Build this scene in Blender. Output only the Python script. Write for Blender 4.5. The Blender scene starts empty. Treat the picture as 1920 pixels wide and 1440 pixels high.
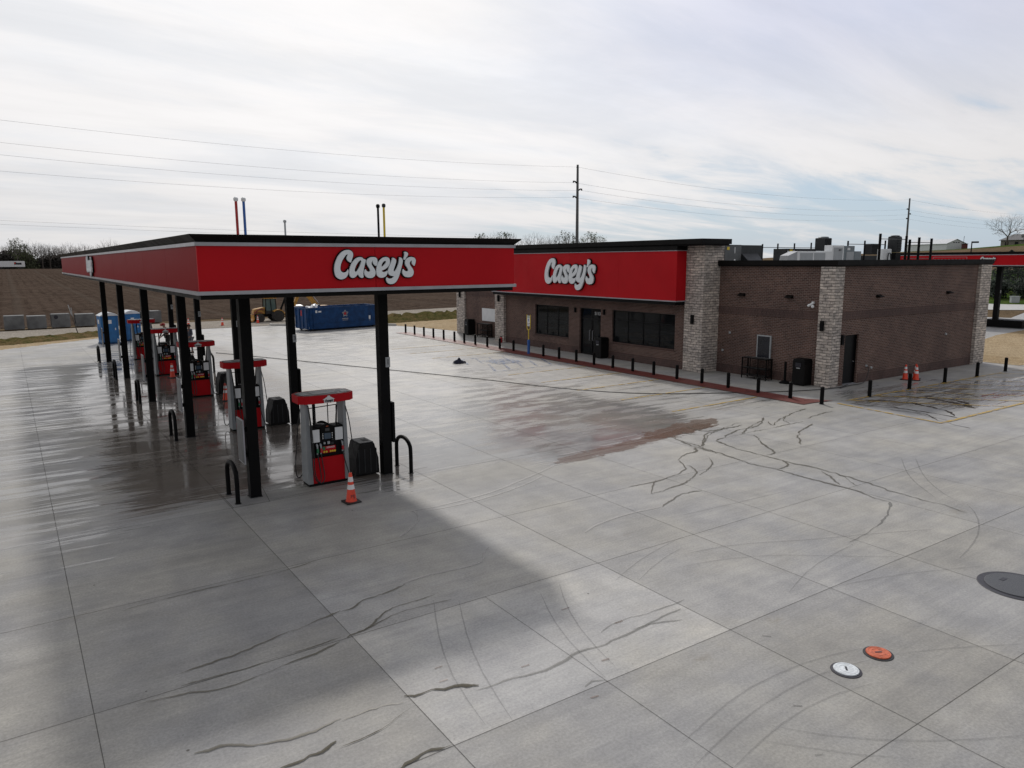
import bpy, bmesh, math, random
import numpy as np
from mathutils import Vector, Matrix
random.seed(7)
SC = bpy.context.scene
COL = SC.collection
PI = math.pi

# ------------------------------------------------------------------ camera
F, YAW, PITCH, ROLL, CH = 1390.36, .5947, .164, -.0048, 5.5
def cam_axes():
    cy, sy, cp, sp = math.cos(YAW), math.sin(YAW), math.cos(PITCH), math.sin(PITCH)
    f = Vector((sy*cp, cy*cp, -sp)); r = Vector((cy, -sy, 0)); u = r.cross(f)
    cr, sr = math.cos(ROLL), math.sin(ROLL)
    return cr*r+sr*u, cr*u-sr*r, f
_r, _u, _f = cam_axes()
cd = bpy.data.cameras.new('camera'); cam = bpy.data.objects.new('camera', cd); COL.objects.link(cam)
cd.sensor_width = 36; cd.lens = F/1920*36; cd.clip_start = .1; cd.clip_end = 8000
cam.matrix_world = Matrix(((_r.x, _u.x, -_f.x, 0), (_r.y, _u.y, -_f.y, 0), (_r.z, _u.z, -_f.z, CH), (0, 0, 0, 1)))
SC.camera = cam
SC.view_settings.view_transform = 'Standard'; SC.view_settings.look = 'None'
SC.view_settings.exposure = 0; SC.view_settings.gamma = 1; SC.view_settings.use_curve_mapping = False

# ------------------------------------------------------------------ sun and sky
SUN_AZ, SUN_EL = math.radians(26), math.radians(43)
sundir = Vector((math.sin(SUN_AZ)*math.cos(SUN_EL), math.cos(SUN_AZ)*math.cos(SUN_EL), math.sin(SUN_EL)))
sl = bpy.data.lights.new('sun', 'SUN'); sl.energy = 1.9; sl.angle = math.radians(3.6); sl.color = (1, .95, .88)
so = bpy.data.objects.new('sun', sl); COL.objects.link(so); so.rotation_euler = (-sundir).to_track_quat('-Z', 'Y').to_euler()
so.location = (20, 60, 60)

class NT:
    """tiny node helper"""
    def __init__(s, tree): s.t = tree; s.n = tree.nodes; s.l = tree.links
    def add(s, typ, **kw):
        n = s.n.new(typ); ins = kw.pop('ins', {})
        for k, v in kw.items(): setattr(n, k, v)
        for k, v in ins.items():
            if isinstance(v, bpy.types.NodeSocket): s.l.new(v, n.inputs[k])
            else: n.inputs[k].default_value = v
        return n
    def math(s, op, a, b=None, c=None, clamp=False):
        n = s.n.new('ShaderNodeMath'); n.operation = op; n.use_clamp = clamp
        for i, v in enumerate((a, b, c)):
            if v is None: continue
            if isinstance(v, bpy.types.NodeSocket): s.l.new(v, n.inputs[i])
            else: n.inputs[i].default_value = v
        return n.outputs[0]
    def sstep(s, v, a, b, lo=0., hi=1.):
        n = s.n.new('ShaderNodeMapRange'); n.interpolation_type = 'SMOOTHSTEP'
        s.l.new(v, n.inputs[0]); n.inputs[1].default_value = a; n.inputs[2].default_value = b
        n.inputs[3].default_value = lo; n.inputs[4].default_value = hi
        return n.outputs[0]
    def mix(s, f, a, b, blend='MIX'):
        n = s.n.new('ShaderNodeMix'); n.data_type = 'RGBA'; n.blend_type = blend
        for idx, v in ((0, f), (6, a), (7, b)):
            if isinstance(v, bpy.types.NodeSocket): s.l.new(v, n.inputs[idx])
            else: n.inputs[idx].default_value = v if idx == 0 else (*v[:3], 1)
        return n.outputs[2]
    def noise(s, vec, scale, detail=4, rough=.55, dist=0.):
        n = s.n.new('ShaderNodeTexNoise'); n.inputs['Scale'].default_value = scale
        n.inputs['Detail'].default_value = detail; n.inputs['Roughness'].default_value = rough; n.inputs['Distortion'].default_value = dist
        if vec is not None: s.l.new(vec, n.inputs['Vector'])
        return n.outputs['Fac']
    def mapping(s, vec, scale=(1, 1, 1), rot=(0, 0, 0), loc=(0, 0, 0)):
        n = s.n.new('ShaderNodeMapping'); s.l.new(vec, n.inputs[0])
        n.inputs['Scale'].default_value = scale; n.inputs['Rotation'].default_value = rot; n.inputs['Location'].default_value = loc
        return n.outputs[0]

W = bpy.data.worlds.new('World'); SC.world = W; W.use_nodes = True
wt = NT(W.node_tree); W.node_tree.nodes.clear()
tc = wt.add('ShaderNodeTexCoord'); D = tc.outputs['Generated']
sep = wt.add('ShaderNodeSeparateXYZ', ins={0: D})
zz = wt.math('MAXIMUM', sep.outputs[2], 0.0)
den = wt.math('ADD', zz, .13)
cv = wt.add('ShaderNodeCombineXYZ', ins={0: wt.math('DIVIDE', sep.outputs[0], den), 1: wt.math('DIVIDE', sep.outputs[1], den), 2: 0.0}).outputs[0]
cvs = wt.mapping(cv, (.75, 1.6, 1), (0, 0, math.radians(-32)), (3.1, 1.7, 0))
n1 = wt.noise(cvs, .9, 7, .6, .5)
n2 = wt.noise(wt.mapping(cv, (.55, 1.9, 1), (0, 0, math.radians(-25)), (.3, 4.2, 0)), 1.4, 6, .62, .3)
glow = wt.math('MAXIMUM', wt.add('ShaderNodeVectorMath', operation='DOT_PRODUCT', ins={0: D, 1: tuple(sundir)}).outputs['Value'], 0.)
g1 = wt.sstep(glow, .45, .98)
# blue shows low down on the right-hand side of the view
low = wt.sstep(sep.outputs[2], .20, .03)
east = wt.sstep(sep.outputs[0], .35, .78)
opening = wt.math('MULTIPLY', low, wt.math('ADD', wt.math('MULTIPLY', east, .215), .02))
cl = wt.math('ADD', wt.math('MULTIPLY', n1, .5), wt.math('MULTIPLY', n2, .5))
cover = wt.sstep(wt.math('SUBTRACT', wt.math('ADD', cl, wt.math('MULTIPLY', g1, .12)), opening), .28, .46)
back = wt.sstep(wt.add('ShaderNodeVectorMath', operation='DOT_PRODUCT', ins={0: D, 1: (math.sin(SUN_AZ), math.cos(SUN_AZ), 0.)}).outputs['Value'], -.6, .75)
lum = wt.math('ADD', wt.math('ADD', .48, wt.math('MULTIPLY', back, .24)), wt.math('MULTIPLY', g1, .275))
lum = wt.math('MULTIPLY', lum, wt.sstep(wt.math('ADD', wt.math('MULTIPLY', n1, .6), wt.math('MULTIPLY', n2, .4)), .34, .62, .925, 1.05))
horizon_dim = wt.sstep(sep.outputs[2], 0., .16, .90, 1.)
lum = wt.math('MULTIPLY', lum, horizon_dim)
east2 = wt.sstep(sep.outputs[0], .45, .8)
tint = wt.mix(wt.math('MULTIPLY', east2, wt.sstep(sep.outputs[2], .1, .3)), (1.0, .985, .985), (.74, .765, .90))
cloud = wt.mix(1., tint, wt.mix(wt.sstep(n1, .35, .6), (.955, .975, 1.0), (1, .992, .985)), 'MULTIPLY')
cm = wt.add('ShaderNodeVectorMath', operation='SCALE', ins={0: cloud, 'Scale': wt.math('MULTIPLY', lum, 10.)}).outputs[0]
sky = wt.add('ShaderNodeTexSky', sky_type='NISHITA', sun_disc=False, sun_elevation=SUN_EL, sun_rotation=SUN_AZ, air_density=1.0, dust_density=1.2, ozone_density=1.5)
skc = wt.add('ShaderNodeVectorMath', operation='SCALE', ins={0: sky.outputs[0], 'Scale': .8}).outputs[0]
skc = wt.mix(.7, skc, (4.9, 6.2, 7.7))
cover = wt.math('MULTIPLY', cover, .96)
fin = wt.mix(cover, skc, cm)
bg = wt.add('ShaderNodeBackground', ins={'Color': fin, 'Strength': .1})
wo = wt.add('ShaderNodeOutputWorld', ins={0: bg.outputs[0]})

# ------------------------------------------------------------------ materials
MATS = {}
def mat(name, col, rough=.6, metal=0., var=.12, vscale=3., bump=0., bscale=40., spec=None, coat=0., emit=None):
    if name in MATS: return MATS[name]
    m = bpy.data.materials.new(name); m.use_nodes = True; t = NT(m.node_tree); b = t.n['Principled BSDF']
    geo = t.add('ShaderNodeNewGeometry'); P = geo.outputs['Position']
    nz = t.noise(P, vscale, 5)
    lo = tuple(c*(1-var) for c in col); hi = tuple(min(1, c*(1+var)) for c in col)
    t.l.new(t.mix(t.sstep(nz, .3, .7), lo, hi), b.inputs['Base Color'])
    nr = t.noise(P, vscale*2.3, 4)
    t.l.new(t.sstep(nr, .2, .8, max(.02, rough*.85), min(1, rough*1.15)), b.inputs['Roughness'])
    b.inputs['Metallic'].default_value = metal
    if spec is not None: b.inputs['Specular IOR Level'].default_value = spec
    if coat: b.inputs['Coat Weight'].default_value = coat; b.inputs['Coat Roughness'].default_value = .12
    if bump:
        bn = t.add('ShaderNodeBump', ins={'Strength': bump, 'Distance': .02, 'Height': t.noise(P, bscale, 3)})
        t.l.new(bn.outputs[0], b.inputs['Normal'])
    MATS[name] = m; return m

def wallcoord(t):
    """(along the wall, height) in metres, whichever way the wall faces"""
    geo = t.add('ShaderNodeNewGeometry'); p = t.add('ShaderNodeSeparateXYZ', ins={0: geo.outputs['Position']})
    n = t.add('ShaderNodeSeparateXYZ', ins={0: geo.outputs['True Normal']})
    ax = t.math('GREATER_THAN', t.math('ABSOLUTE', n.outputs[0]), .5)
    u = t.math('ADD', t.math('MULTIPLY', ax, p.outputs[1]), t.math('MULTIPLY', t.math('SUBTRACT', 1., ax), p.outputs[0]))
    return t.add('ShaderNodeCombineXYZ', ins={0: u, 1: p.outputs[2], 2: 0.}).outputs[0], geo.outputs['Position']

def brick_mat(name, c1, c2, mortar, bw, bh, ms, rot=False, rough=.85, warp=0., bump=.6, stonevar=0.):
    m = bpy.data.materials.new(name); m.use_nodes = True; t = NT(m.node_tree); b = t.n['Principled BSDF']
    uv, P = wallcoord(t)
    if rot:
        s = t.add('ShaderNodeSeparateXYZ', ins={0: uv}); uv = t.add('ShaderNodeCombineXYZ', ins={0: s.outputs[1], 1: s.outputs[0], 2: 0.}).outputs[0]
    if warp:
        nn = t.add('ShaderNodeTexNoise', ins={'Vector': uv, 'Scale': 2.2, 'Detail': 2.})
        off = t.add('ShaderNodeVectorMath', operation='SUBTRACT', ins={0: nn.outputs['Color'], 1: (.5, .5, .5)})
        sc = t.add('ShaderNodeVectorMath', operation='SCALE', ins={0: off.outputs[0], 'Scale': warp})
        uv = t.add('ShaderNodeVectorMath', operation='ADD', ins={0: uv, 1: sc.outputs[0]}).outputs[0]
    br = t.add('ShaderNodeTexBrick', offset=.5, squash=1.3 if warp else 1., squash_frequency=3 if warp else 2,
               ins={'Vector': uv, 'Color1': (*c1, 1), 'Color2': (*c2, 1), 'Mortar': (*mortar, 1), 'Scale': 1., 'Mortar Size': ms, 'Mortar Smooth': .3, 'Bias': 0., 'Brick Width': bw, 'Row Height': bh})
    big = t.noise(P, .6, 5); fine = t.noise(P, 22, 3)
    c = t.mix(1., br.outputs['Color'], t.mix(t.sstep(big, .3, .7), (.82, .82, .84), (1.15, 1.12, 1.1)), 'MULTIPLY')
    c = t.mix(1., c, t.mix(t.sstep(fine, .25, .75), (.8, .8, .8), (1.2, 1.2, 1.2)), 'MULTIPLY')
    if stonevar:
        v2 = t.noise(t.mapping(uv, (3.3, 9, 1)), 1., 1.)
        c = t.mix(1., c, t.mix(t.sstep(v2, .35, .65), (.75, .74, .74), (1.25, 1.22, 1.18)), 'MULTIPLY')
    t.l.new(c, b.inputs['Base Color']); b.inputs['Roughness'].default_value = rough; b.inputs['Specular IOR Level'].default_value = .25
    h = t.math('ADD', t.math('MULTIPLY', br.outputs['Fac'], -1.), t.math('MULTIPLY', fine, .3))
    bn = t.add('ShaderNodeBump', ins={'Strength': bump, 'Distance': .012 if not warp else .03, 'Height': h}); t.l.new(bn.outputs[0], b.inputs['Normal'])
    MATS[name] = m; return m

M_brick = brick_mat('brick', (.135, .079, .065), (.082, .050, .043), (.29, .245, .22), .205, .075, .007)
M_soldier = brick_mat('soldier brick', (.105, .064, .057), (.075, .048, .044), (.17, .14, .13), .22, .07, .006, rot=True)
M_stone = brick_mat('stone', (.56, .52, .485), (.42, .39, .365), (.12, .11, .10), .36, .125, .011, warp=.06, bump=.8, stonevar=1)
M_black = mat('black paint', (.004, .004, .0045), .55, var=.2, vscale=1.5, spec=.12)
M_cornice = mat('dark bronze metal', (.006, .0055, .0055), .55, var=.2, vscale=1.2, spec=.12)
M_red = mat('red enamel panel', (.45, .007, .013), .5, var=.05, vscale=.7, spec=.12)
M_silver = mat('silver trim', (.36, .365, .40), .35, metal=.4, var=.08)
M_white = mat('white plastic', (.72, .74, .76), .45, var=.04)
M_signface = mat('white sign face', (.74, .78, .82), .4, var=.03)
M_grey = mat('light grey metal', (.36, .38, .40), .4, var=.06)
M_dgrey = mat('dark grey metal', (.026, .028, .031), .5, var=.15, spec=.3)
M_mgrey = mat('blue grey metal', (.17, .20, .22), .45, var=.1)
M_rubber = mat('black rubber', (.012, .012, .013), .5, var=.2)
M_tyre = mat('dusty tyre rubber', (.03, .028, .026), .8, var=.3, vscale=8)
M_screen = mat('blue grey screen', (.05, .08, .12), .15, var=.1)
M_yellow = mat('yellow plastic', (.65, .48, .03), .45, var=.06)
M_orange = mat('orange cone plastic', (.72, .055, .02), .45, var=.1, vscale=12)
M_refl = mat('white reflective collar', (.75, .75, .76), .35, var=.06)
M_blue = mat('portable toilet blue', (.02, .14, .36), .45, var=.1)
M_bluepaint = mat('blue post paint', (.02, .10, .36), .4, var=.06)
M_dumpster = mat('dark blue skip paint', (.006, .045, .145), .45, var=.25, vscale=2.5, spec=.3)
M_cat = mat('weathered yellow machine paint', (.42, .22, .04), .5, var=.25, vscale=4)
M_solidglass = mat('dark glass', (.004, .005, .006), .04, var=.3, spec=.16)
M_greyfill = mat('grey panel face', (.05, .053, .057), .35, var=.08)
M_concgrey = mat('weathered precast concrete', (.16, .165, .17), .85, var=.25, vscale=1.2, bump=.4, bscale=15)
M_bark = mat('bark', (.075, .062, .052), .9, var=.25)
M_twig = mat('twigs', (.15, .135, .125), .9, var=.2)
M_leaf = mat('spring leaves', (.075, .10, .030), .8, var=.35, vscale=.5)
M_ever = mat('evergreen needles', (.012, .022, .014), .9, var=.4, vscale=2)
M_galv = mat('weathered steel pole', (.11, .115, .12), .6, metal=.2, var=.15)
M_roof = mat('pale roof membrane', (.3, .3, .29), .8, var=.1)
M_copper = mat('red pipe paint', (.35, .012, .012), .4, var=.1)
M_skin = mat('skin', (.30, .17, .12), .6, var=.05)
M_hair = mat('dark hair', (.015, .012, .010), .8)
M_capred = mat('red cap cloth', (.35, .03, .03), .8)
M_jacket = mat('grey blue shirt cloth', (.11, .12, .16), .9)
M_darkcloth = mat('dark cloth', (.018, .019, .022), .95, var=.3, vscale=12)
M_navy = mat('navy cloth', (.012, .014, .03), .95, var=.4, vscale=12)
M_jeans = mat('light jeans cloth', (.16, .17, .19), .9)
M_covwhite = mat('white painted cover', (.62, .66, .70), .5, var=.15, vscale=18, bump=.5, bscale=60)
M_covorange = mat('orange painted cover', (.52, .11, .045), .55, var=.25, vscale=14, bump=.5, bscale=60)
M_covdark = mat('dark composite cover', (.055, .060, .072), .6, var=.12, vscale=30, bump=.6, bscale=90)
M_redext = mat('fire red paint', (.42, .02, .03), .4)
def glass_mat():
    m = bpy.data.materials.new('tinted shop glass'); m.use_nodes = True; b = m.node_tree.nodes['Principled BSDF']
    b.inputs['Base Color'].default_value = (.010, .012, .014, 1); b.inputs['Roughness'].default_value = .04; b.inputs['Specular IOR Level'].default_value = .24; b.inputs['Alpha'].default_value = .62
    return m
M_glass = glass_mat()
M_blackdoor = mat('dark bronze door', (.006, .006, .007), .4, var=.2, spec=.15)
M_green = mat('green plastic', (.02, .16, .07), .5)
M_digit = mat('dark lettering', (.02, .02, .03), .6)
M_logored = mat('logo red', (.42, .02, .03), .5)

# ------------------------------------------------------------------ mesh builder
class MB:
    def __init__(s): s.v = []; s.f = []; s.mi = []; s.cur = 0; s.M = Matrix.Identity(4)
    def _add(s, vs, fs):
        o = len(s.v); s.v += [tuple(s.M @ Vector(v)) for v in vs]; s.f += [tuple(i+o for i in f) for f in fs]; s.mi += [s.cur]*len(fs); return s
    def box(s, x0, x1, y0, y1, z0, z1):
        return s._add([(x0,y0,z0),(x1,y0,z0),(x1,y1,z0),(x0,y1,z0),(x0,y0,z1),(x1,y0,z1),(x1,y1,z1),(x0,y1,z1)],
                      [(0,3,2,1),(4,5,6,7),(0,1,5,4),(1,2,6,5),(2,3,7,6),(3,0,4,7)])
    def hexa(s, bot, top):
        """8-corner block from 4 bottom and 4 top points (counter-clockwise seen from above)"""
        return s._add(list(bot)+list(top), [(0,3,2,1),(4,5,6,7),(0,1,5,4),(1,2,6,5),(2,3,7,6),(3,0,4,7)])
    def prism(s, poly, z0, z1):
        n = len(poly); return s._add([(x,y,z0) for x,y in poly]+[(x,y,z1) for x,y in poly],
            [tuple(range(n-1,-1,-1)), tuple(range(n,2*n))]+[(i,(i+1)%n,(i+1)%n+n,i+n) for i in range(n)])
    def extr(s, poly, axis, a, b):
        """polygon in the plane across axis, extruded a..b; poly=(u,z) for x/y axes"""
        n = len(poly)
        P = (lambda u,z,c:(c,u,z)) if axis=='x' else (lambda u,z,c:(u,c,z))
        return s._add([P(u,z,a) for u,z in poly]+[P(u,z,b) for u,z in poly],
            [tuple(range(n-1,-1,-1)), tuple(range(n,2*n))]+[(i,(i+1)%n,(i+1)%n+n,i+n) for i in range(n)])
    def cyl(s, p, q, r0, r1=None, n=12, caps=True):
        r1 = r0 if r1 is None else r1; p = Vector(p); q = Vector(q); d = (q-p).normalized()
        a = d.orthogonal().normalized(); b = d.cross(a)
        vs = [tuple(p+r0*(math.cos(2*PI*i/n)*a+math.sin(2*PI*i/n)*b)) for i in range(n)]+[tuple(q+r1*(math.cos(2*PI*i/n)*a+math.sin(2*PI*i/n)*b)) for i in range(n)]
        fs = [(i,(i+1)%n,(i+1)%n+n,i+n) for i in range(n)]
        if caps: fs += [tuple(range(n-1,-1,-1)), tuple(range(n,2*n))]
        return s._add(vs, fs)
    def tube(s, pts, r, n=8, smooth=0):
        pts = [Vector(p) for p in pts]
        for _ in range(smooth):
            q = [pts[0]]
            for a, b in zip(pts, pts[1:]): q += [a*.75+b*.25, a*.25+b*.75]
            pts = q+[pts[-1]]
        rr = r if isinstance(r, (list, tuple)) else None
        up = None; rings = []
        for i, p in enumerate(pts):
            d = (pts[min(i+1,len(pts)-1)]-pts[max(i-1,0)]).normalized()
            if up is None: up = d.orthogonal().normalized()
            a = (up-d*up.dot(d)).normalized(); up = a; b = d.cross(a)
            R = rr[min(i,len(rr)-1)] if rr else r
            rings.append([tuple(p+R*(math.cos(2*PI*k/n)*a+math.sin(2*PI*k/n)*b)) for k in range(n)])
        vs = [v for g in rings for v in g]; fs = []
        for i in range(len(rings)-1):
            for k in range(n): fs.append((i*n+k, i*n+(k+1)%n, (i+1)*n+(k+1)%n, (i+1)*n+k))
        fs += [tuple(range(n-1,-1,-1)), tuple(range((len(rings)-1)*n, len(rings)*n))]
        return s._add(vs, fs)
    def lathe(s, c, prof, n=20):
        """prof: (radius, z) bottom to top, about a vertical axis through c"""
        vs = []; fs = []
        for r, z in prof: vs += [(c[0]+r*math.cos(2*PI*k/n), c[1]+r*math.sin(2*PI*k/n), c[2]+z) for k in range(n)]
        for i in range(len(prof)-1):
            for k in range(n): fs.append((i*n+k, i*n+(k+1)%n, (i+1)*n+(k+1)%n, (i+1)*n+k))
        fs += [tuple(range(n-1,-1,-1)), tuple(range((len(prof)-1)*n, len(prof)*n))]
        return s._add(vs, fs)
    def ring(s, x0, x1, y0, y1, prof):
        """mitred ring round a rectangle; prof = closed list of (outward offset, z)"""
        m = len(prof); vs = []
        for sx, sy in ((0,0),(1,0),(1,1),(0,1)):
            for o, z in prof: vs.append(((x1+o) if sx else (x0-o), (y1+o) if sy else (y0-o), z))
        fs = []
        for c in range(4):
            for k in range(m):
                a = c*m+k; b = c*m+(k+1)%m; c2 = ((c+1)%4)*m+(k+1)%m; d = ((c+1)%4)*m+k
                fs.append((a, d, c2, b))
        return s._add(vs, fs)
    def quad(s, *p): return s._add(list(p), [tuple(range(len(p)))])
    def build(s, name, mats, parent=None, smooth=False, bevel=0, loc=None):
        me = bpy.data.meshes.new(name); me.from_pydata(s.v, [], s.f)
        mats = mats if isinstance(mats, (list, tuple)) else [mats]
        for m in mats: me.materials.append(m)
        if len(mats) > 1: me.polygons.foreach_set('material_index', s.mi)
        bm = bmesh.new(); bm.from_mesh(me); bmesh.ops.recalc_face_normals(bm, faces=bm.faces)
        if bevel:
            bmesh.ops.remove_doubles(bm, verts=bm.verts, dist=1e-5)
            es = [e for e in bm.edges if len(e.link_faces) == 2 and e.calc_face_angle(0) > .6]
            bmesh.ops.bevel(bm, geom=es, offset=bevel, segments=2, profile=.6, affect='EDGES')
        bm.to_mesh(me); bm.free()
        if smooth:
            me.polygons.foreach_set('use_smooth', [True]*len(me.polygons))
            try: me.set_sharp_from_angle(angle=math.radians(40))
            except Exception: pass
        o = bpy.data.objects.new(name, me); COL.objects.link(o)
        if parent is not None: o.parent = parent
        if loc: o.location = loc
        return o
def thing(name, loc, label, cat, group=None, rz=0, absolute=False):
    o = bpy.data.objects.new(name, None); COL.objects.link(o); o.location = loc; o.rotation_euler = (0, 0, rz); o.empty_display_size = .3
    o['label'] = label; o['category'] = cat
    if group: o['group'] = group
    return o
def tag(o, label, cat, group=None):
    o['label'] = label; o['category'] = cat
    if group: o['group'] = group
    return o
def struct(o, label=None):
    o['kind'] = 'structure'
    if label: o['label'] = label
    return o
def stuff(o, label, cat=None):
    o['kind'] = 'stuff'; o['label'] = label
    if cat: o['category'] = cat
    return o
def copy_tree(o, parent=None):
    c = o.copy(); COL.objects.link(c)
    if parent is not None: c.parent = parent
    for ch in list(o.children): copy_tree(ch, c)
    return c
def place(o, loc, rz=None, label=None, scale=None):
    o.location = loc
    if rz is not None: o.rotation_euler = (0, 0, rz)
    if label: o['label'] = label
    if scale: o.scale = scale if isinstance(scale, tuple) else (scale,)*3
    return o
class Off(MB):
    """builder whose world coordinates are stored relative to its thing's base"""
    def __init__(s, root): super().__init__(); s.root = root
    def build(s, name, mats, parent=None, **k):
        p = s.root.location; s.v = [(x-p.x, y-p.y, z-p.z) for x, y, z in s.v]
        return super().build(name, mats, parent or s.root, **k)

SIGN = {"C":[[[0.159,0.208],[0.195,0.197],[0.214,0.172],[0.215,0.141],[0.205,0.113],[0.193,0.082],[0.186,0.067],[0.168,0.074],[0.147,0.09],[0.138,0.11],[0.142,0.132],[0.153,0.159],[0.133,0.152],[0.109,0.125],[0.084,0.088],[0.065,0.045],[0.057,0.004],[0.062,-0.024],[0.078,-0.041],[0.101,-0.046],[0.125,-0.039],[0.142,-0.022],[0.151,-0.012],[0.153,-0.041],[0.143,-0.072],[0.122,-0.1],[0.095,-0.116],[0.065,-0.122],[0.032,-0.114],[0.003,-0.089],[-0.01,-0.051],[-0.013,-0.008],[-0.006,0.042],[0.012,0.092],[0.04,0.141],[0.075,0.178],[0.112,0.2]]],"a":[[[0.305,0.127],[0.327,0.121],[0.342,0.108],[0.357,0.102],[0.369,0.092],[0.362,0.065],[0.351,0.03],[0.34,-0.011],[0.333,-0.049],[0.332,-0.081],[0.334,-0.1],[0.318,-0.109],[0.297,-0.105],[0.281,-0.09],[0.271,-0.074],[0.263,-0.069],[0.247,-0.086],[0.226,-0.102],[0.202,-0.108],[0.179,-0.098],[0.165,-0.072],[0.164,-0.034],[0.174,0.009],[0.192,0.05],[0.221,0.088],[0.255,0.115],[0.283,0.125]],[[0.305,0.092],[0.284,0.079],[0.257,0.047],[0.237,0.009],[0.229,-0.023],[0.237,-0.04],[0.253,-0.034],[0.274,-0.007],[0.294,0.027],[0.309,0.062],[0.314,0.083]]],"s":[[[0.468,0.127],[0.496,0.121],[0.511,0.101],[0.513,0.071],[0.505,0.042],[0.494,0.026],[0.477,0.035],[0.461,0.053],[0.456,0.071],[0.458,0.087],[0.449,0.079],[0.439,0.063],[0.44,0.042],[0.454,0.018],[0.47,-0.003],[0.483,-0.032],[0.484,-0.061],[0.473,-0.089],[0.447,-0.108],[0.414,-0.113],[0.376,-0.104],[0.353,-0.081],[0.344,-0.049],[0.35,-0.027],[0.363,-0.011],[0.374,-0.029],[0.393,-0.04],[0.412,-0.037],[0.419,-0.025],[0.411,-0.004],[0.395,0.02],[0.381,0.049],[0.378,0.078],[0.391,0.103],[0.419,0.121],[0.444,0.127]]],"e":[[[0.63,0.127],[0.654,0.119],[0.67,0.096],[0.67,0.064],[0.656,0.03],[0.629,0.002],[0.596,-0.017],[0.566,-0.03],[0.571,-0.04],[0.592,-0.045],[0.617,-0.04],[0.637,-0.03],[0.636,-0.058],[0.618,-0.088],[0.589,-0.107],[0.554,-0.112],[0.519,-0.1],[0.499,-0.07],[0.496,-0.032],[0.501,0.007],[0.514,0.048],[0.54,0.087],[0.576,0.115],[0.605,0.126]],[[0.616,0.084],[0.622,0.073],[0.613,0.054],[0.592,0.033],[0.571,0.018],[0.562,0.02],[0.566,0.042],[0.579,0.063],[0.598,0.08]]],"y":[[[0.708,0.12],[0.732,0.112],[0.751,0.094],[0.75,0.07],[0.737,0.031],[0.721,-0.008],[0.715,-0.031],[0.725,-0.041],[0.742,-0.025],[0.765,0.011],[0.783,0.056],[0.792,0.096],[0.797,0.123],[0.819,0.118],[0.835,0.099],[0.836,0.069],[0.824,0.024],[0.807,-0.029],[0.787,-0.087],[0.76,-0.139],[0.726,-0.175],[0.683,-0.188],[0.644,-0.18],[0.621,-0.153],[0.618,-0.127],[0.626,-0.106],[0.642,-0.119],[0.672,-0.124],[0.701,-0.114],[0.719,-0.094],[0.697,-0.094],[0.666,-0.084],[0.648,-0.063],[0.645,-0.03],[0.657,0.009],[0.677,0.051],[0.694,0.086],[0.702,0.11]]],"q":[[[0.863,0.188],[0.883,0.188],[0.904,0.178],[0.91,0.161],[0.9,0.138],[0.881,0.116],[0.867,0.095],[0.851,0.099],[0.853,0.118],[0.86,0.141],[0.863,0.167]]],"z":[[[0.962,0.127],[0.992,0.118],[1.008,0.095],[1.007,0.068],[0.998,0.041],[0.989,0.024],[0.969,0.038],[0.957,0.057],[0.958,0.079],[0.954,0.087],[0.94,0.077],[0.929,0.061],[0.932,0.037],[0.948,0.013],[0.969,-0.017],[0.978,-0.047],[0.971,-0.08],[0.948,-0.103],[0.907,-0.111],[0.863,-0.103],[0.837,-0.078],[0.828,-0.049],[0.833,-0.026],[0.842,-0.013],[0.856,-0.029],[0.88,-0.041],[0.902,-0.038],[0.908,-0.026],[0.898,-0.003],[0.878,0.026],[0.868,0.056],[0.874,0.089],[0.896,0.112],[0.929,0.126]]]}
def catmull(pts, n=5):
    out = []; m = len(pts)
    for i in range(m):
        p0, p1, p2, p3 = (Vector(pts[(i+k-1) % m]) for k in range(4))
        for j in range(n):
            t = j/n; out.append(.5*((2*p1)+(p2-p0)*t+(2*p0-5*p1+4*p2-p3)*t*t+(3*p1-p0-3*p2+p3)*t*t*t))
    return out
def poly_area(p): return .5*sum(a[0]*b[1]-b[0]*a[1] for a, b in zip(p, p[1:]+p[:1]))
def fill_mesh(loops, depth, M, offset=0.):
    cu = bpy.data.curves.new('tmp', 'CURVE'); cu.dimensions = '2D'; cu.fill_mode = 'BOTH'; cu.extrude = depth/2; cu.offset = offset
    for k, lp in loops:
        sp = cu.splines.new('POLY'); sp.points.add(len(lp)-1)
        for i, p in enumerate(lp): sp.points[i].co = (p[0], p[1], 0, 1)
        sp.use_cyclic_u = True
    ob = bpy.data.objects.new('tmp', cu); COL.objects.link(ob)
    me = bpy.data.meshes.new_from_object(ob.evaluated_get(bpy.context.evaluated_depsgraph_get()))
    bpy.data.objects.remove(ob); bpy.data.curves.remove(cu); me.transform(M); return me
def mesh_obj(name, me, m, parent=None):
    me.materials.clear(); me.materials.append(m); me.name = name
    o = bpy.data.objects.new(name, me); COL.objects.link(o)
    if parent is not None: o.parent = parent
    return o
def script_sign(M, width, depth, back):
    """traced lettering: returns list of (face mesh, backing mesh) in world space; M maps local (u right, v up, w out)"""
    faces = []; 
    for k, lps in SIGN.items():
        L = []
        for j, lp in enumerate(lps):
            c = [(p[0]*width, p[1]*width) for p in catmull(lp, 4)]
            a = poly_area(c)
            if (a < 0) == (j == 0): c.reverse()
            L.append((k, c))
        f = fill_mesh(L, depth, M @ Matrix.Translation((0, 0, depth*1.5)))
        b = fill_mesh(L, depth, M @ Matrix.Translation((0, 0, depth*.48)), offset=back)
        faces.append((f, b))
    return faces
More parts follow.
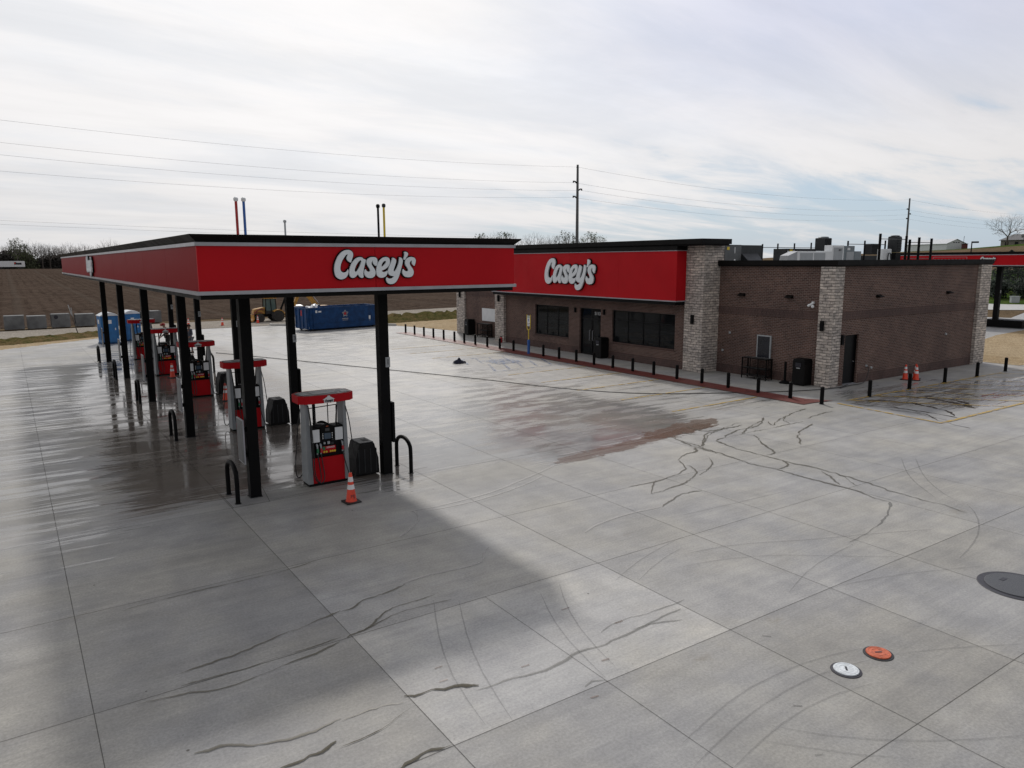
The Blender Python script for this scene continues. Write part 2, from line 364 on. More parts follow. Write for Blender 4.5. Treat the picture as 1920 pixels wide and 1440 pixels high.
def text_mesh(txt, size, M, depth=.004, align='CENTER'):
    cu = bpy.data.curves.new('tmp', 'FONT'); cu.body = txt; cu.size = size; cu.extrude = depth/2; cu.align_x = align; cu.align_y = 'CENTER'
    ob = bpy.data.objects.new('tmp', cu); COL.objects.link(ob)
    me = bpy.data.meshes.new_from_object(ob.evaluated_get(bpy.context.evaluated_depsgraph_get()))
    bpy.data.objects.remove(ob); bpy.data.curves.remove(cu); me.transform(M); return me
def join_meshes(mes):
    bm = bmesh.new()
    for m in mes: bm.from_mesh(m)
    out = bpy.data.meshes.new('joined'); bm.to_mesh(out); bm.free(); return out
def frame_mY(x, y, z):   # a face looking towards -Y: u=+X, v=+Z, out=-Y
    return Matrix(((1,0,0,x),(0,0,-1,y),(0,1,0,z),(0,0,0,1)))
def frame_mX(x, y, z):   # a face looking towards -X: u=-Y, v=+Z, out=-X
    return Matrix(((0,0,-1,x),(-1,0,0,y),(0,1,0,z),(0,0,0,1)))

# ================================================================== THE GROUND
STAINS = [["d",0.03,[[3.94,10.71],[3.71,10.65],[3.3,10.52],[2.74,10.45],[2.22,10.32],[2.0,10.3],[1.7,10.25],[1.38,10.22]]],["d",0.018,[[3.62,9.9],[3.03,9.88],[2.52,9.88],[2.22,9.84],[2.0,9.88],[1.7,9.88],[1.41,9.89]]],["d",0.028,[[3.57,9.78],[3.08,9.66],[2.48,9.57],[2.05,9.53],[1.75,9.59],[1.52,9.67],[1.3,9.75],[0.85,9.76]]],["d",0.035,[[2.89,8.02],[2.56,7.97],[2.34,7.96],[2.03,8.02],[1.8,8.09],[1.62,8.22],[1.45,8.22],[1.25,8.27]]],["w",0.07,[[2.7,7.55],[2.56,7.51],[2.35,7.49],[2.19,7.5],[1.96,7.54]]],["d",0.02,[[4.31,12.92],[3.74,12.78],[3.05,12.8],[2.17,12.8],[1.61,12.78],[1.03,12.72]]],["d",0.035,[[3.94,10.71],[4.11,10.7],[4.37,10.87],[4.64,10.92],[4.91,10.94],[5.21,11.08]]],["l",0.05,[[5.21,11.08],[5.51,11.14],[5.9,11.14],[6.24,11.09],[6.76,11.07],[6.94,11.25],[7.08,11.47],[7.31,11.64]]],["d",0.03,[[3.78,9.89],[4.08,9.98],[4.33,10.15],[4.56,10.32],[4.87,10.37],[5.15,10.37],[5.44,10.41]]],["d",0.02,[[3.78,9.89],[4.24,10.01],[4.7,10.15],[5.16,10.13],[5.6,10.1]]],["d",0.07,[[3.69,9.86],[3.78,9.89],[3.86,9.9]]],["w",0.055,[[3.68,7.94],[3.83,7.84],[4.01,7.84],[4.21,7.82],[4.38,7.8],[4.56,7.6]]],["f",0.05,[[4.56,7.6],[4.81,7.56],[5.07,7.53],[5.34,7.5],[5.57,7.5],[5.8,7.56],[6.08,7.59],[6.35,7.64],[6.63,7.58],[6.91,7.63],[7.28,7.64],[7.69,7.69],[8.45,7.67]]],["d",0.03,[[2.88,8.0],[3.37,8.06],[3.68,7.94]]],["w",0.016,[[3.7,7.72],[3.42,7.63],[3.09,7.52],[2.69,7.52]]],["w",0.05,[[3.75,6.83],[3.51,6.88],[3.34,6.92],[3.15,6.89],[3.01,6.86]]],["f",0.04,[[7.34,7.63],[7.79,7.55],[8.19,7.42]]],["f",0.03,[[6.89,7.84],[7.33,7.94],[7.81,7.89],[8.74,7.93]]],["f",0.04,[[6.09,6.83],[5.91,6.92],[5.78,6.84]]],["l",0.06,[[6.1,13.1],[6.53,13.44],[6.91,13.79],[7.09,14.32],[6.97,14.4],[7.41,14.37],[8.55,14.44],[9.45,14.6],[10.39,14.96],[11.26,15.28],[11.94,15.59]]],["l",0.05,[[7.33,14.22],[8.4,14.18],[9.37,14.34],[10.37,14.63],[11.14,14.98]]],["l",0.06,[[9.35,11.18],[9.8,11.4],[10.88,11.54],[11.8,11.44]]],["m",0.45,[[12.06,15.75],[12.95,15.83],[13.96,15.92],[15.1,16.09],[15.96,16.26],[16.87,16.3],[18.04,16.48],[19.49,16.69]]],["m",0.8,[[16.11,16.42],[17.12,16.54],[18.83,16.84],[20.22,17.17]]],["d",0.05,[[17.04,16.32],[16.88,15.61],[16.74,14.93],[16.6,14.3],[16.46,13.93]]],["d",0.08,[[16.58,14.79],[16.3,14.28],[15.59,14.2],[15.06,14.02]]],["d",0.04,[[15.06,14.02],[14.73,13.43],[14.35,13.11],[13.16,13.02],[12.22,12.99]]],["d",0.04,[[14.85,13.55],[14.72,13.04],[14.21,12.64],[13.55,12.31],[12.27,12.23]]],["d",0.03,[[16.12,13.94],[15.69,13.37],[14.97,12.87],[14.43,12.67]]],["d",0.04,[[13.49,11.77],[12.65,11.74],[11.83,11.42]]],["d",0.035,[[18.8,15.94],[18.16,15.8],[17.47,15.19],[16.75,14.68]]],["d",0.03,[[12.27,12.23],[12.47,12.49],[13.16,13.02]]],["d",0.06,[[16.86,15.53],[16.63,14.75],[16.65,14.09],[16.52,13.22],[16.4,12.51],[16.54,11.88],[16.38,11.28],[16.41,10.78],[16.51,10.16],[16.46,9.66],[16.36,9.07],[16.35,8.68]]],["d",0.05,[[17.71,14.93],[17.49,14.27],[17.49,13.62],[17.41,13.06],[17.42,12.36],[17.34,11.85],[17.42,11.36],[17.43,10.85],[17.51,10.3],[17.36,9.74],[17.17,9.0],[17.12,8.15],[17.01,7.33]]],["d",0.04,[[17.71,14.93],[18.49,15.1],[19.84,15.07],[21.6,15.13],[22.36,15.11]]],["d",0.05,[[16.8,14.76],[17.99,15.61],[19.3,15.93],[20.44,16.12]]],["d",0.05,[[19.11,15.12],[20.41,15.8],[21.56,16.03],[20.77,15.21],[21.67,15.6],[22.87,16.04],[24.38,16.35]]],["d",0.05,[[19.33,14.81],[19.17,14.48],[18.55,14.07],[18.09,13.33],[17.86,13.04],[17.53,13.03]]],["d",0.05,[[22.26,14.66],[21.45,14.4],[20.43,14.03],[19.9,13.53],[19.34,13.1]]],["d",0.04,[[22.85,15.3],[24.08,15.56],[24.83,15.55]]],["d",0.04,[[17.39,11.08],[17.03,10.54],[16.63,10.11]]],["d",0.05,[[17.47,10.82],[17.21,10.41],[16.8,9.87]]],["d",0.05,[[17.42,12.36],[17.07,11.93],[16.54,11.88]]],["d",0.04,[[22.87,16.04],[21.97,15.67],[21.6,15.13]]],["d",0.05,[[17.76,16.38],[17.67,15.83],[18.08,15.69]]],["d",0.06,[[18.45,16.86],[18.33,15.98],[18.9,15.88],[20.17,15.97]]],["d",0.05,[[18.3,15.09],[19.38,15.55],[20.28,15.56],[21.22,15.92],[21.76,16.26]]],["f",0.07,[[16.35,8.68],[15.47,8.19],[14.21,7.89],[13.31,7.8]]],["o",0.14,[[26.7,16.0],[27.12,14.82],[27.36,13.62],[27.33,12.67],[27.27,12.34]]],["o",0.2,[[27.67,16.22],[28.72,15.01],[28.39,13.5],[27.49,12.56]]],["o",0.3,[[28.99,16.24],[30.15,15.41],[30.11,14.01],[29.4,12.78]]],["o",0.12,[[30.37,16.27],[32.43,15.86],[32.31,14.36],[31.96,13.87]]],["o",0.06,[[26.79,14.64],[26.88,13.37],[26.13,12.09],[25.85,11.28]]],["o",0.1,[[27.25,15.6],[27.33,14.26],[26.67,12.77],[26.42,12.23]]],["o",0.2,[[30.44,15.2],[30.9,14.39],[30.29,13.43],[29.58,12.86]]],["t",0.03,[[6.93,9.42],[6.68,8.89],[6.46,8.33],[6.31,7.8],[6.23,7.38],[6.14,6.9]]],["t",0.03,[[7.44,9.58],[7.03,8.88],[6.74,8.21],[6.55,7.57],[6.43,7.01]]],["t",0.03,[[5.33,10.21],[4.87,9.23],[4.52,8.28],[4.38,7.65],[4.27,6.92]]],["t",0.03,[[5.67,9.97],[5.22,8.99],[4.93,8.21],[4.74,7.5],[4.59,6.82]]],["t",0.03,[[8.29,9.08],[9.1,9.45],[9.94,9.7],[10.82,9.88]]],["t",0.03,[[8.62,8.85],[9.51,9.27],[10.4,9.49]]],["t",0.03,[[5.97,5.34],[6.59,5.49],[7.37,5.64],[8.2,5.63],[8.92,5.58],[9.66,5.36]]],["t",0.03,[[5.75,4.98],[6.55,5.18],[7.37,5.31],[8.32,5.34],[9.02,5.26],[9.47,5.12]]],["t",0.03,[[6.12,4.73],[6.92,4.89],[7.56,4.96],[8.33,4.93],[8.9,4.79]]],["t",0.03,[[9.89,5.0],[10.45,4.79],[11.18,4.41],[11.69,4.11]]],["t",0.03,[[7.08,4.96],[7.31,4.64],[7.72,4.22],[8.19,3.85],[8.72,3.51],[9.35,3.18]]],["t",0.03,[[6.76,4.84],[7.14,4.41],[7.45,4.06],[7.88,3.69]]],["t",0.03,[[9.7,8.84],[10.49,8.69],[11.51,8.28],[12.53,7.47],[13.45,6.79]]],["t",0.03,[[11.09,6.79],[11.77,6.66],[12.9,6.33],[14.23,5.74]]],["t",0.03,[[10.37,7.08],[11.41,7.46],[12.28,7.6],[13.42,7.72]]],["t",0.04,[[20.29,10.57],[19.01,9.74],[18.26,9.11],[17.51,8.26]]],["t",0.04,[[20.61,10.34],[19.03,9.33],[18.03,8.4],[17.65,7.85]]],["t",0.04,[[17.58,7.59],[17.02,7.11],[15.91,6.58],[14.96,6.32],[14.24,6.18]]],["t",0.04,[[11.77,10.77],[13.4,10.66],[15.21,10.54]]],["t",0.04,[[10.14,9.24],[11.39,9.02],[12.7,8.34],[14.23,7.75],[15.32,7.24]]],["m",0.07,[[6.85,8.75],[7.01,8.75]]],["m",0.07,[[7.25,7.94],[7.41,7.93]]],["m",0.07,[[5.67,6.63],[5.79,6.61]]],["m",0.07,[[6.37,7.23],[6.5,7.21]]],["m",0.07,[[4.36,8.37],[4.48,8.37]]],["m",0.07,[[4.26,8.05],[4.38,8.04]]],["m",0.07,[[5.36,7.73],[5.49,7.72]]],["f",0.05,[[8.81,6.43],[8.91,6.35]]],["f",0.05,[[7.67,5.1],[7.76,5.04]]],["f",0.05,[[7.02,4.34],[7.1,4.28]]]]
WET = [(4.91, 56.23), (2.7, 43.07), (1.45, 33.57), (1.45, 26.13), (1.52, 19.6), (1.57, 17.53), (2.35, 17.41), (3.84, 17.98), (6.06, 17.58), (7.28, 15.83), (9.12, 16.78), (11.09, 16.69), (12.02, 15.7), (14.31, 15.86), (16.91, 16.25), (19.59, 16.86), (22.2, 16.9), (25.58, 17.02), (26.11, 17.62), (26.43, 25.89), (25.66, 35.66), (26.44, 54.47), (16.47, 72.07), (4.97, 60.35)]
DAMP = [(4.04, 44.46), (2.43, 34.27), (1.87, 28.61), (1.85, 22.85), (1.73, 19.46), (1.57, 17.53), (2.35, 17.41), (3.84, 17.98), (5.66, 18.03), (7.22, 16.94), (8.1, 16.32), (8.77, 17.33), (10.29, 22.64), (10.52, 29.98), (11.62, 51.27), (8.72, 57.56)]

def concrete_mat(name, extra=True):
    m = bpy.data.materials.new(name); m.use_nodes = True; t = NT(m.node_tree); b = t.n['Principled BSDF']
    P = t.add('ShaderNodeNewGeometry').outputs['Position']
    at = t.add('ShaderNodeAttribute', attribute_name='M'); sp = t.add('ShaderNodeSeparateColor', ins={0: at.outputs['Color']})
    R, G, B = sp.outputs[0], sp.outputs[1], sp.outputs[2]
    big = t.noise(P, .22, 5, .6); mid = t.noise(P, 1.3, 5, .6); fine = t.noise(P, 26, 4, .7)
    st = t.noise(t.mapping(P, (.22, 2.4, 1), (0, 0, math.radians(4))), 1., 7, .68, .4)
    st2 = t.noise(t.mapping(P, (.5, 5.5, 1), (0, 0, math.radians(-6))), 1., 6, .7, .6)
    broom = t.noise(t.mapping(P, (2, 60, 1)), 1., 2)
    st3 = t.noise(t.mapping(P, (.30, 9., 1), (0, 0, math.radians(-3))), 1., 5, .7, .8)
    wv = t.math('ADD', R, t.math('ADD', t.math('MULTIPLY', t.math('SUBTRACT', st, .5), 1.2), t.math('MULTIPLY', t.math('SUBTRACT', st2, .5), .8)))
    wv = t.math('ADD', wv, t.math('MULTIPLY', t.math('SUBTRACT', st3, .5), 1.1))
    wet = t.sstep(wv, .44, .60)
    dv = t.math('ADD', G, t.math('ADD', t.math('MULTIPLY', t.math('SUBTRACT', st2, .5), .9), t.math('MULTIPLY', t.math('SUBTRACT', mid, .5), .6)))
    damp_reflect = t.sstep(dv, .4, .75)
    c = t.mix(t.sstep(big, .3, .7), (.276, .277, .276), (.338, .335, .326))
    c = t.mix(1., c, t.mix(t.sstep(mid, .25, .75), (.83, .83, .84), (1.11, 1.10, 1.08)), 'MULTIPLY')
    c = t.mix(1., c, t.mix(t.sstep(fine, .2, .8), (.80, .80, .80), (1.18, 1.18, 1.18)), 'MULTIPLY')
    c = t.mix(1., c, t.mix(t.sstep(t.math('ADD', t.math('MULTIPLY', st, .5), t.math('MULTIPLY', st3, .5)), .35, .65), (.90, .90, .91), (1.07, 1.07, 1.06)), 'MULTIPLY')
    tone = t.add('ShaderNodeCombineColor', ins={0: B, 1: B, 2: B}).outputs[0]
    tone = t.add('ShaderNodeVectorMath', operation='SCALE', ins={0: tone, 'Scale': 2.}).outputs[0]
    c = t.mix(1., c, tone, 'MULTIPLY')
    # small dark specks and brown blotches of dried mud
    vo = t.add('ShaderNodeTexVoronoi', ins={'Vector': P, 'Scale': 1.1}); sp_ = t.math('LESS_THAN', vo.outputs['Distance'], .022)
    c = t.mix(t.math('MULTIPLY', sp_, .8), c, (.05, .045, .04))
    blot = t.sstep(t.noise(t.mapping(P, (1, 1.3, 1), loc=(4, 9, 0)), .55, 6, .65), .64, .74)
    c = t.mix(t.math('MULTIPLY', blot, .42), c, (.17, .145, .105))
    vo2 = t.add('ShaderNodeTexVoronoi', ins={'Vector': P, 'Scale': 2.7}); c = t.mix(t.math('MULTIPLY', t.math('LESS_THAN', vo2.outputs['Distance'], .035), .35), c, (.10, .095, .085))
    warmn = t.noise(t.mapping(P, (1, 1, 1), loc=(11, 3, 0)), .33, 4, .6)
    c = t.mix(1., c, t.mix(t.sstep(warmn, .35, .65), (.985, .99, 1.02), (1.02, 1.0, .955)), 'MULTIPLY')
    c = t.mix(t.math('MULTIPLY', wet, t.math('SUBTRACT', .36, t.math('MULTIPLY', at.outputs['Alpha'], .27))), c, (.10, .098, .096))
    c = t.mix(t.math('MULTIPLY', damp_reflect, .62), c, (.100, .074, .054))
    t.l.new(c, b.inputs['Base Color'])
    film = t.sstep(t.noise(t.mapping(P, (.5, 1.6, 1)), 1.1, 5, .6), .42, .6)
    wr = t.math('ADD', t.math('ADD', t.math('MULTIPLY', film, .17), .045), t.math('MULTIPLY', at.outputs['Alpha'], .26))
    rough = t.math('ADD', t.math('MULTIPLY', t.math('SUBTRACT', 1., wet), .60), t.math('MULTIPLY', wet, wr))
    t.l.new(rough, b.inputs['Roughness'])
    t.l.new(t.math('ADD', t.math('MULTIPLY', wet, .22), .30), b.inputs['Specular IOR Level'])
    h = t.math('ADD', t.math('MULTIPLY', fine, .6), t.math('MULTIPLY', broom, .4))
    bs = t.math('SUBTRACT', .35, t.math('MULTIPLY', wet, .33))
    bn = t.add('ShaderNodeBump', ins={'Distance': .006, 'Height': h, 'Strength': bs})
    rip = t.add('ShaderNodeBump', ins={'Distance': .01, 'Height': t.noise(P, 3.0, 3), 'Strength': t.math('MULTIPLY', wet, .10), 'Normal': bn.outputs[0]})
    t.l.new(rip.outputs[0], b.inputs['Normal'])
    MATS[name] = m; return m
M_conc = concrete_mat('broomed concrete')

def strip_mat(name, col, rough, alpha, breakup, spec=.5, nscale=9, stretch=None, lo=.38, hi=.55):
    m = bpy.data.materials.new(name); m.use_nodes = True; t = NT(m.node_tree); b = t.n['Principled BSDF']
    P = t.add('ShaderNodeNewGeometry').outputs['Position']
    a = t.add('ShaderNodeAttribute', attribute_name='A').outputs['Fac']
    v = t.mapping(P, stretch) if stretch else P
    nz = t.noise(v, nscale, 4, .65)
    e = t.math('ADD', a, t.math('MULTIPLY', t.math('SUBTRACT', nz, .5), breakup))
    al = t.math('MULTIPLY', t.sstep(e, lo, hi), alpha)
    t.l.new(al, b.inputs['Alpha']); b.inputs['Base Color'].default_value = (*col, 1)
    b.inputs['Roughness'].default_value = rough; b.inputs['Specular IOR Level'].default_value = spec
    MATS[name] = m; return m
SM = {'d': strip_mat('water rivulet', (.130, .122, .098), .28, .72, .9, spec=.25, nscale=26, lo=.25, hi=.42), 'w': strip_mat('standing water', (.11, .102, .080), .04, .86, .9, spec=.4, nscale=14, lo=.25, hi=.38),
      'f': strip_mat('drying water mark', (.15, .15, .14), .4, .50, .9, spec=.2, nscale=14, lo=.2, hi=.5), 'l': strip_mat('pale silt mark', (.40, .39, .38), .5, .55, 1.0),
      'm': strip_mat('brown mud film', (.18, .112, .080), .25, .50, 2.2, stretch=(1, 2.2, 1), nscale=1.6), 'o': strip_mat('oily runoff', (.04, .035, .028), .12, .72, 1.9, nscale=3.2),
      't': strip_mat('tyre mark', (.12, .12, .125), .6, .24, 1.3, nscale=7), 'j': strip_mat('sawn joint', (.06, .057, .052), .9, .62, .8, spec=.1, nscale=4)}
SKEYS = list('dwflmotj')

def sdist(X, Y, poly):
    d = np.full(X.shape, 1e9); inside = np.zeros(X.shape, bool); n = len(poly)
    for i in range(n):
        x0, y0 = poly[i]; x1, y1 = poly[(i+1) % n]
        ex, ey = x1-x0, y1-y0; L = ex*ex+ey*ey+1e-9
        tt = np.clip(((X-x0)*ex+(Y-y0)*ey)/L, 0, 1)
        d = np.minimum(d, np.hypot(X-x0-tt*ex, Y-y0-tt*ey))
        cond = ((y0 > Y) != (y1 > Y)) & (X < (x1-x0)*(Y-y0)/(y1-y0+1e-12)+x0)
        inside ^= cond
    return np.where(inside, d, -d)
def tri_noise(X, Y, s, seed):
    r = np.random.RandomState(seed); o = np.zeros(X.shape)
    for k in range(6):
        a = r.rand()*6.28; f = s*(1.7**k)*(.7+.6*r.rand()); o += np.sin(X*f*math.cos(a)+Y*f*math.sin(a)+r.rand()*6.28)/(1.45**k)
    return o/3.2

XJ = [-25, -21.5, -18, -14, -10.5, -7, -3.4, .4, 3.77, 8.55, 11.1, 13.5, 16.5, 19.2, 22.0]
YJ = [-8, -5, -2, 1, 4.0, 6.8, 9.85, 12.95, 16.95, 21.95, 26.3, 30.9, 35.4, 40, 44.6, 49.2, 53.8, 58.4]
LOT = [(-60, -25), (75, -25), (75, 15), (62, 15.6), (43.5, 16.9), (43.5, 19.5), (43.3, 40), (43.3, 50.9), (30.6, 51.0), (29.6, 54.5), (28.2, 59.2), (25.5, 62.2), (21, 64.8), (19.5, 66.3), (21.3, 71.5), (8.6, 71.5), (9, 66), (5.5, 62.4), (-.5, 57.8), (-30, 40), (-60, 24)]

def lot_mesh():
    xs = np.unique(np.concatenate([np.repeat(XJ, 2)+np.tile([-.006, .006], len(XJ)), np.arange(-60, -14, 3.), np.arange(-14, 46, .25), np.arange(46, 76, 3.)]))
    ys = np.unique(np.concatenate([np.repeat(YJ, 2)+np.tile([-.006, .006], len(YJ)), np.arange(-25, -4, 3.), np.arange(-4, 66, .25), np.arange(66, 72.1, .5)]))
    bmx = bmesh.new()
    X, Y = np.meshgrid(xs, ys); inside = sdist(X, Y, LOT)
    nx, ny = len(xs), len(ys)
    # pull vertices just outside onto the outline by keeping cells whose centre is inside, edge softened by the verge lying over it
    cx = (xs[:-1]+xs[1:])/2; cyy = (ys[:-1]+ys[1:])/2
    CX, CY = np.meshgrid(cx, cyy); keep = sdist(CX, CY, LOT) > -.30
    verts = np.stack([X.ravel(), Y.ravel(), np.zeros(nx*ny)], 1)
    idx = np.arange(nx*ny).reshape(ny, nx)
    quads = np.stack([idx[:-1, :-1], idx[:-1, 1:], idx[1:, 1:], idx[1:, :-1]], -1)[keep]
    used = np.unique(quads); remap = -np.ones(nx*ny, int); remap[used] = np.arange(len(used))
    quads = remap[quads]; V = verts[used]
    x, y = V[:, 0], V[:, 1]
    w = sdist(x, y, WET)
    R = np.clip(.5+w*.42, 0, 1)*.96
    R = np.where(w > 0, R*(.90+.22*tri_noise(x, y*2, .35, 1)), R)
    left = np.clip((x+14)/5, 0, 1)*np.clip((3.5-x)/2, 0, 1)*np.clip((y-12.5)/5, 0, 1)*np.clip((56-y)/6, 0, 1)*.47
    R = np.maximum(R, left)
    R = R*(1-.50*np.clip((x-18.2)/2.2, 0, 1)*np.clip((58-y)/6, 0, 1))
    R = np.where((y > 46), np.maximum(R, .45), R)
    # nearer foreground stays dry but sheens here and there
    hat = sdist(x, y, [(26.5, 15.8), (29.5, 12.4), (38, 12.6), (40, 15), (32, 17.6), (28.6, 18.4)])
    R = np.maximum(R, np.clip(.42+hat*.25, 0, .55))
    G = np.clip(.52+sdist(x, y, DAMP)*.35, 0, .80)
    G = np.maximum(G, np.clip(.3+hat*.2, 0, .42))
    mud = sdist(x, y, [(15, 16.4), (19, 17.2), (23.5, 17.6), (24.9, 17.6), (24.9, 20.5), (20, 19.5), (16, 18.2)])
    G = np.maximum(G, np.clip(.3+mud*.3, 0, .48))
    # slab-to-slab tone
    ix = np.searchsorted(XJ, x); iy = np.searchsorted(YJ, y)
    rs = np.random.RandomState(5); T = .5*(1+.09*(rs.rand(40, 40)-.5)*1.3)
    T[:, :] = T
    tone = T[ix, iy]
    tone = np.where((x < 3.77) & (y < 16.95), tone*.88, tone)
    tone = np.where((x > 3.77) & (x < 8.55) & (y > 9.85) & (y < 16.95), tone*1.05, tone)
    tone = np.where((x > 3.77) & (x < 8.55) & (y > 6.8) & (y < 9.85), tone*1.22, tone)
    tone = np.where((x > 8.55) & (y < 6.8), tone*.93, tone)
    rg = np.clip((y-15)/13, 0, 1)*np.clip((x-8.0)/2.5, 0, 1); rg = np.maximum(rg, np.clip((y-44)/10, 0, 1)*.9)
    red = sdist(x, y, [(10.5, 17.5), (13.5, 17.2), (17.5, 18.3), (18.5, 22), (17, 25.5), (13.5, 22.5), (11, 19.5)])  # brown water stain, with the red store fascia's reflection put into its colour
    G = np.maximum(G, np.clip(.28+red*.12, 0, .46))
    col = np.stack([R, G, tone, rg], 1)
    # strips: joints, water, tyre marks; each a sheet a few millimetres above the one before
    SV, SF, SA, SMi = [], [], [], []
    z = [.004]
    def strip(pts, w, key, taper=True):
        p = np.array(pts, float)
        q = [p[0]]
        if len(p) > 2:
            for _ in range(1 if key in 'dwlo' else 3):
                q = [p[0]]
                for a, b in zip(p[:-1], p[1:]): q += [a*.75+b*.25, a*.25+b*.75]
                q.append(p[-1]); p = np.array(q)
        seg = np.r_[0, np.cumsum(np.hypot(*np.diff(p, axis=0).T))]
        n = max(2, int(seg[-1]/(.07 if key in 'dwo' else .14 if key in 'flm' else .5))+1)
        tt = np.linspace(0, seg[-1], n); px = np.interp(tt, seg, p[:, 0]); py = np.interp(tt, seg, p[:, 1])
        if key in 'dwof':
            rr = np.random.RandomState(int(abs(px[0]*37+py[0]*91)) % 9999)
            k = (np.convolve(rr.randn(n+8), np.ones(5)/5, 'same')[4:4+n]*.7+np.convolve(rr.randn(n+40), np.ones(17)/17, 'same')[20:20+n]*4.)*min(w, .05)
            w = w*.60; ww = w*(1+.75*np.convolve(rr.randn(n+12), np.ones(7)/7, 'same')[6:6+n]*1.6)
        else: k = np.zeros(n); w = w*(.62 if key == 't' else .75); ww = np.full(n, w)
        dx = np.gradient(px); dy = np.gradient(py); L = np.hypot(dx, dy)+1e-9; nxv, nyv = -dy/L, dx/L
        px = px+nxv*k; py = py+nyv*k
        s = np.ones(n)
        if taper and key != 'j': s = np.clip(np.minimum(tt, seg[-1]-tt)/(.12+w), .3, 1)
        base = len(SV)
        for i in range(n):
            for o, a in (((-.85, 0), (-.3, 1), (.3, 1), (.85, 0)) if key != 'm' else ((-1.3, 0), (-.3, 1), (.3, 1), (1.3, 0))):
                d = o*max(ww[i], w*.3)*s[i]; SV.append((px[i]+nxv[i]*d, py[i]+nyv[i]*d, z[0])); SA.append(a)
        for i in range(n-1):
            for k2 in range(3): SF.append((base+i*4+k2, base+i*4+k2+1, base+(i+1)*4+k2+1, base+(i+1)*4+k2)); SMi.append(1+SKEYS.index(key))
        z[0] += .00006
    for yj in YJ[3:]:
        x1 = 22.0 if yj > 13 else 60
        strip([(-20, yj), (x1, yj)], .011, 'j')
    for xj in XJ[4:]:
        strip([(xj, -6), (xj, 57 if xj < 5 else 62)], .011, 'j')
    strip([(6.1, -4), (6.1, 9.85)], .009, 'j')
    for xj in (25.3, 28.6, 31.9, 35.2, 38.5, 42): strip([(xj, -6), (xj, 12.2)], .010, 'j')
    for i in range(5):
        y0 = 17.43+7.4465*i-.5
        for a, b in (((3.77, y0), (4.62, y0)), ((4.62, y0), (4.80, y0+1.3)), ((3.80, y0), (3.80, y0+1.3)), ((9.0, y0+.5), (4.8, y0+.1))): strip([a, b], .014, 'j')
    order = {'m': 0, 'o': 1, 'l': 2, 'f': 3, 't': 4, 'd': 5, 'w': 6}
    for k, w_, pts in sorted(STAINS, key=lambda s: order[s[0]]): strip(pts, w_, k)
    me = bpy.data.meshes.new('concrete_lot')
    base = len(V); allv = V.tolist()+SV
    me.from_pydata(allv, [], quads.tolist()+[tuple(base+i for i in f) for f in SF])
    me.materials.append(M_conc)
    for k in SKEYS: me.materials.append(SM[k])
    me.polygons.foreach_set('material_index', [0]*len(quads)+SMi)
    ca = me.color_attributes.new('M', 'FLOAT_COLOR', 'POINT')
    ca.data.foreach_set('color', np.concatenate([col, np.zeros((len(SV), 4))]).ravel())
    aa = me.attributes.new('A', 'FLOAT', 'POINT'); aa.data.foreach_set('value', np.r_[np.ones(base), np.array(SA, float)])
    o = bpy.data.objects.new('concrete_lot', me); COL.objects.link(o); return struct(o, 'concrete forecourt with sawn joints, wet film and rivulets')
lot = lot_mesh()

def paint_mat(name, col, wear):
    m = bpy.data.materials.new(name); m.use_nodes = True; t = NT(m.node_tree); b = t.n['Principled BSDF']
    P = t.add('ShaderNodeNewGeometry').outputs['Position']
    nz = t.noise(P, 3.5, 6, .7); t.l.new(t.sstep(nz, wear-.09, wear+.09, .15, .95), b.inputs['Alpha'])
    t.l.new(t.mix(t.noise(P, 14, 3), tuple(c*.75 for c in col), tuple(min(1, c*1.2) for c in col)), b.inputs['Base Color'])
    b.inputs['Roughness'].default_value = .45; MATS[name] = m; return m
M_ypaint = paint_mat('yellow road paint', (.46, .30, .05), .47); M_bpaint = paint_mat('worn blue road paint', (.07, .15, .33), .57); M_rpaint = paint_mat('red kerb paint', (.135, .030, .025), .36)
def sheet(name, polys, z, m, lab):
    b = MB()
    for i, p in enumerate(polys): b.quad(*[(x, y, z+.0004*i) for x, y in p])
    return struct(b.build(name, m), lab)
def bar2(x0, y0, x1, y1, w):
    d = Vector((x1-x0, y1-y0)).normalized(); n = Vector((-d.y, d.x))*w/2
    return [(x0-n.x, y0-n.y), (x1-n.x, y1-n.y), (x1+n.x, y1+n.y), (x0+n.x, y0+n.y)]
ylines = [bar2(19.9, y, 24.9, y+.1, .11) for y in (18.88, 21.68, 24.45, 27.05, 29.8, 37.6, 40.4, 43.2)]
ylines += [bar2(26.25, 16.3, 25.85, 12.22, .12), bar2(25.8, 12.22, 46, 12.22, .13), bar2(27, 16.42, 40, 16.3, .10)]
for i in range(9):
    x = 27.2+1.75*i; ylines.append(bar2(x, 16.35, x+3.6, 12.3, .10))
sheet('parking_markings', ylines, .0150, M_ypaint, 'yellow painted bay lines and hatching')
blines = [bar2(19.9, 31.2, 24.9, 31.3, .12), bar2(19.9, 36.2, 24.9, 36.3, .12)]+[bar2(20.2+.9*i, 31.4, 21.2+.9*i, 33.6, .14) for i in range(5)]+[bar2(20.2+.9*i, 34.0, 21.0+.9*i, 36.1, .12) for i in range(4)]
blines += [[(21.6, 33.2), (23.4, 33.2), (23.4, 35.0), (21.6, 35.0)]]
sheet('accessible_bay_markings', blines, .0210, M_bpaint, 'worn blue painted accessible bay markings')
sheet('red_kerb', [[(24.95, 16.9), (25.55, 16.9), (26.6, 16.7), (26.05, 17.6), (26.05, 53.2), (24.95, 53.2)]], .0260, M_rpaint, 'red painted kerb band in front of the store')

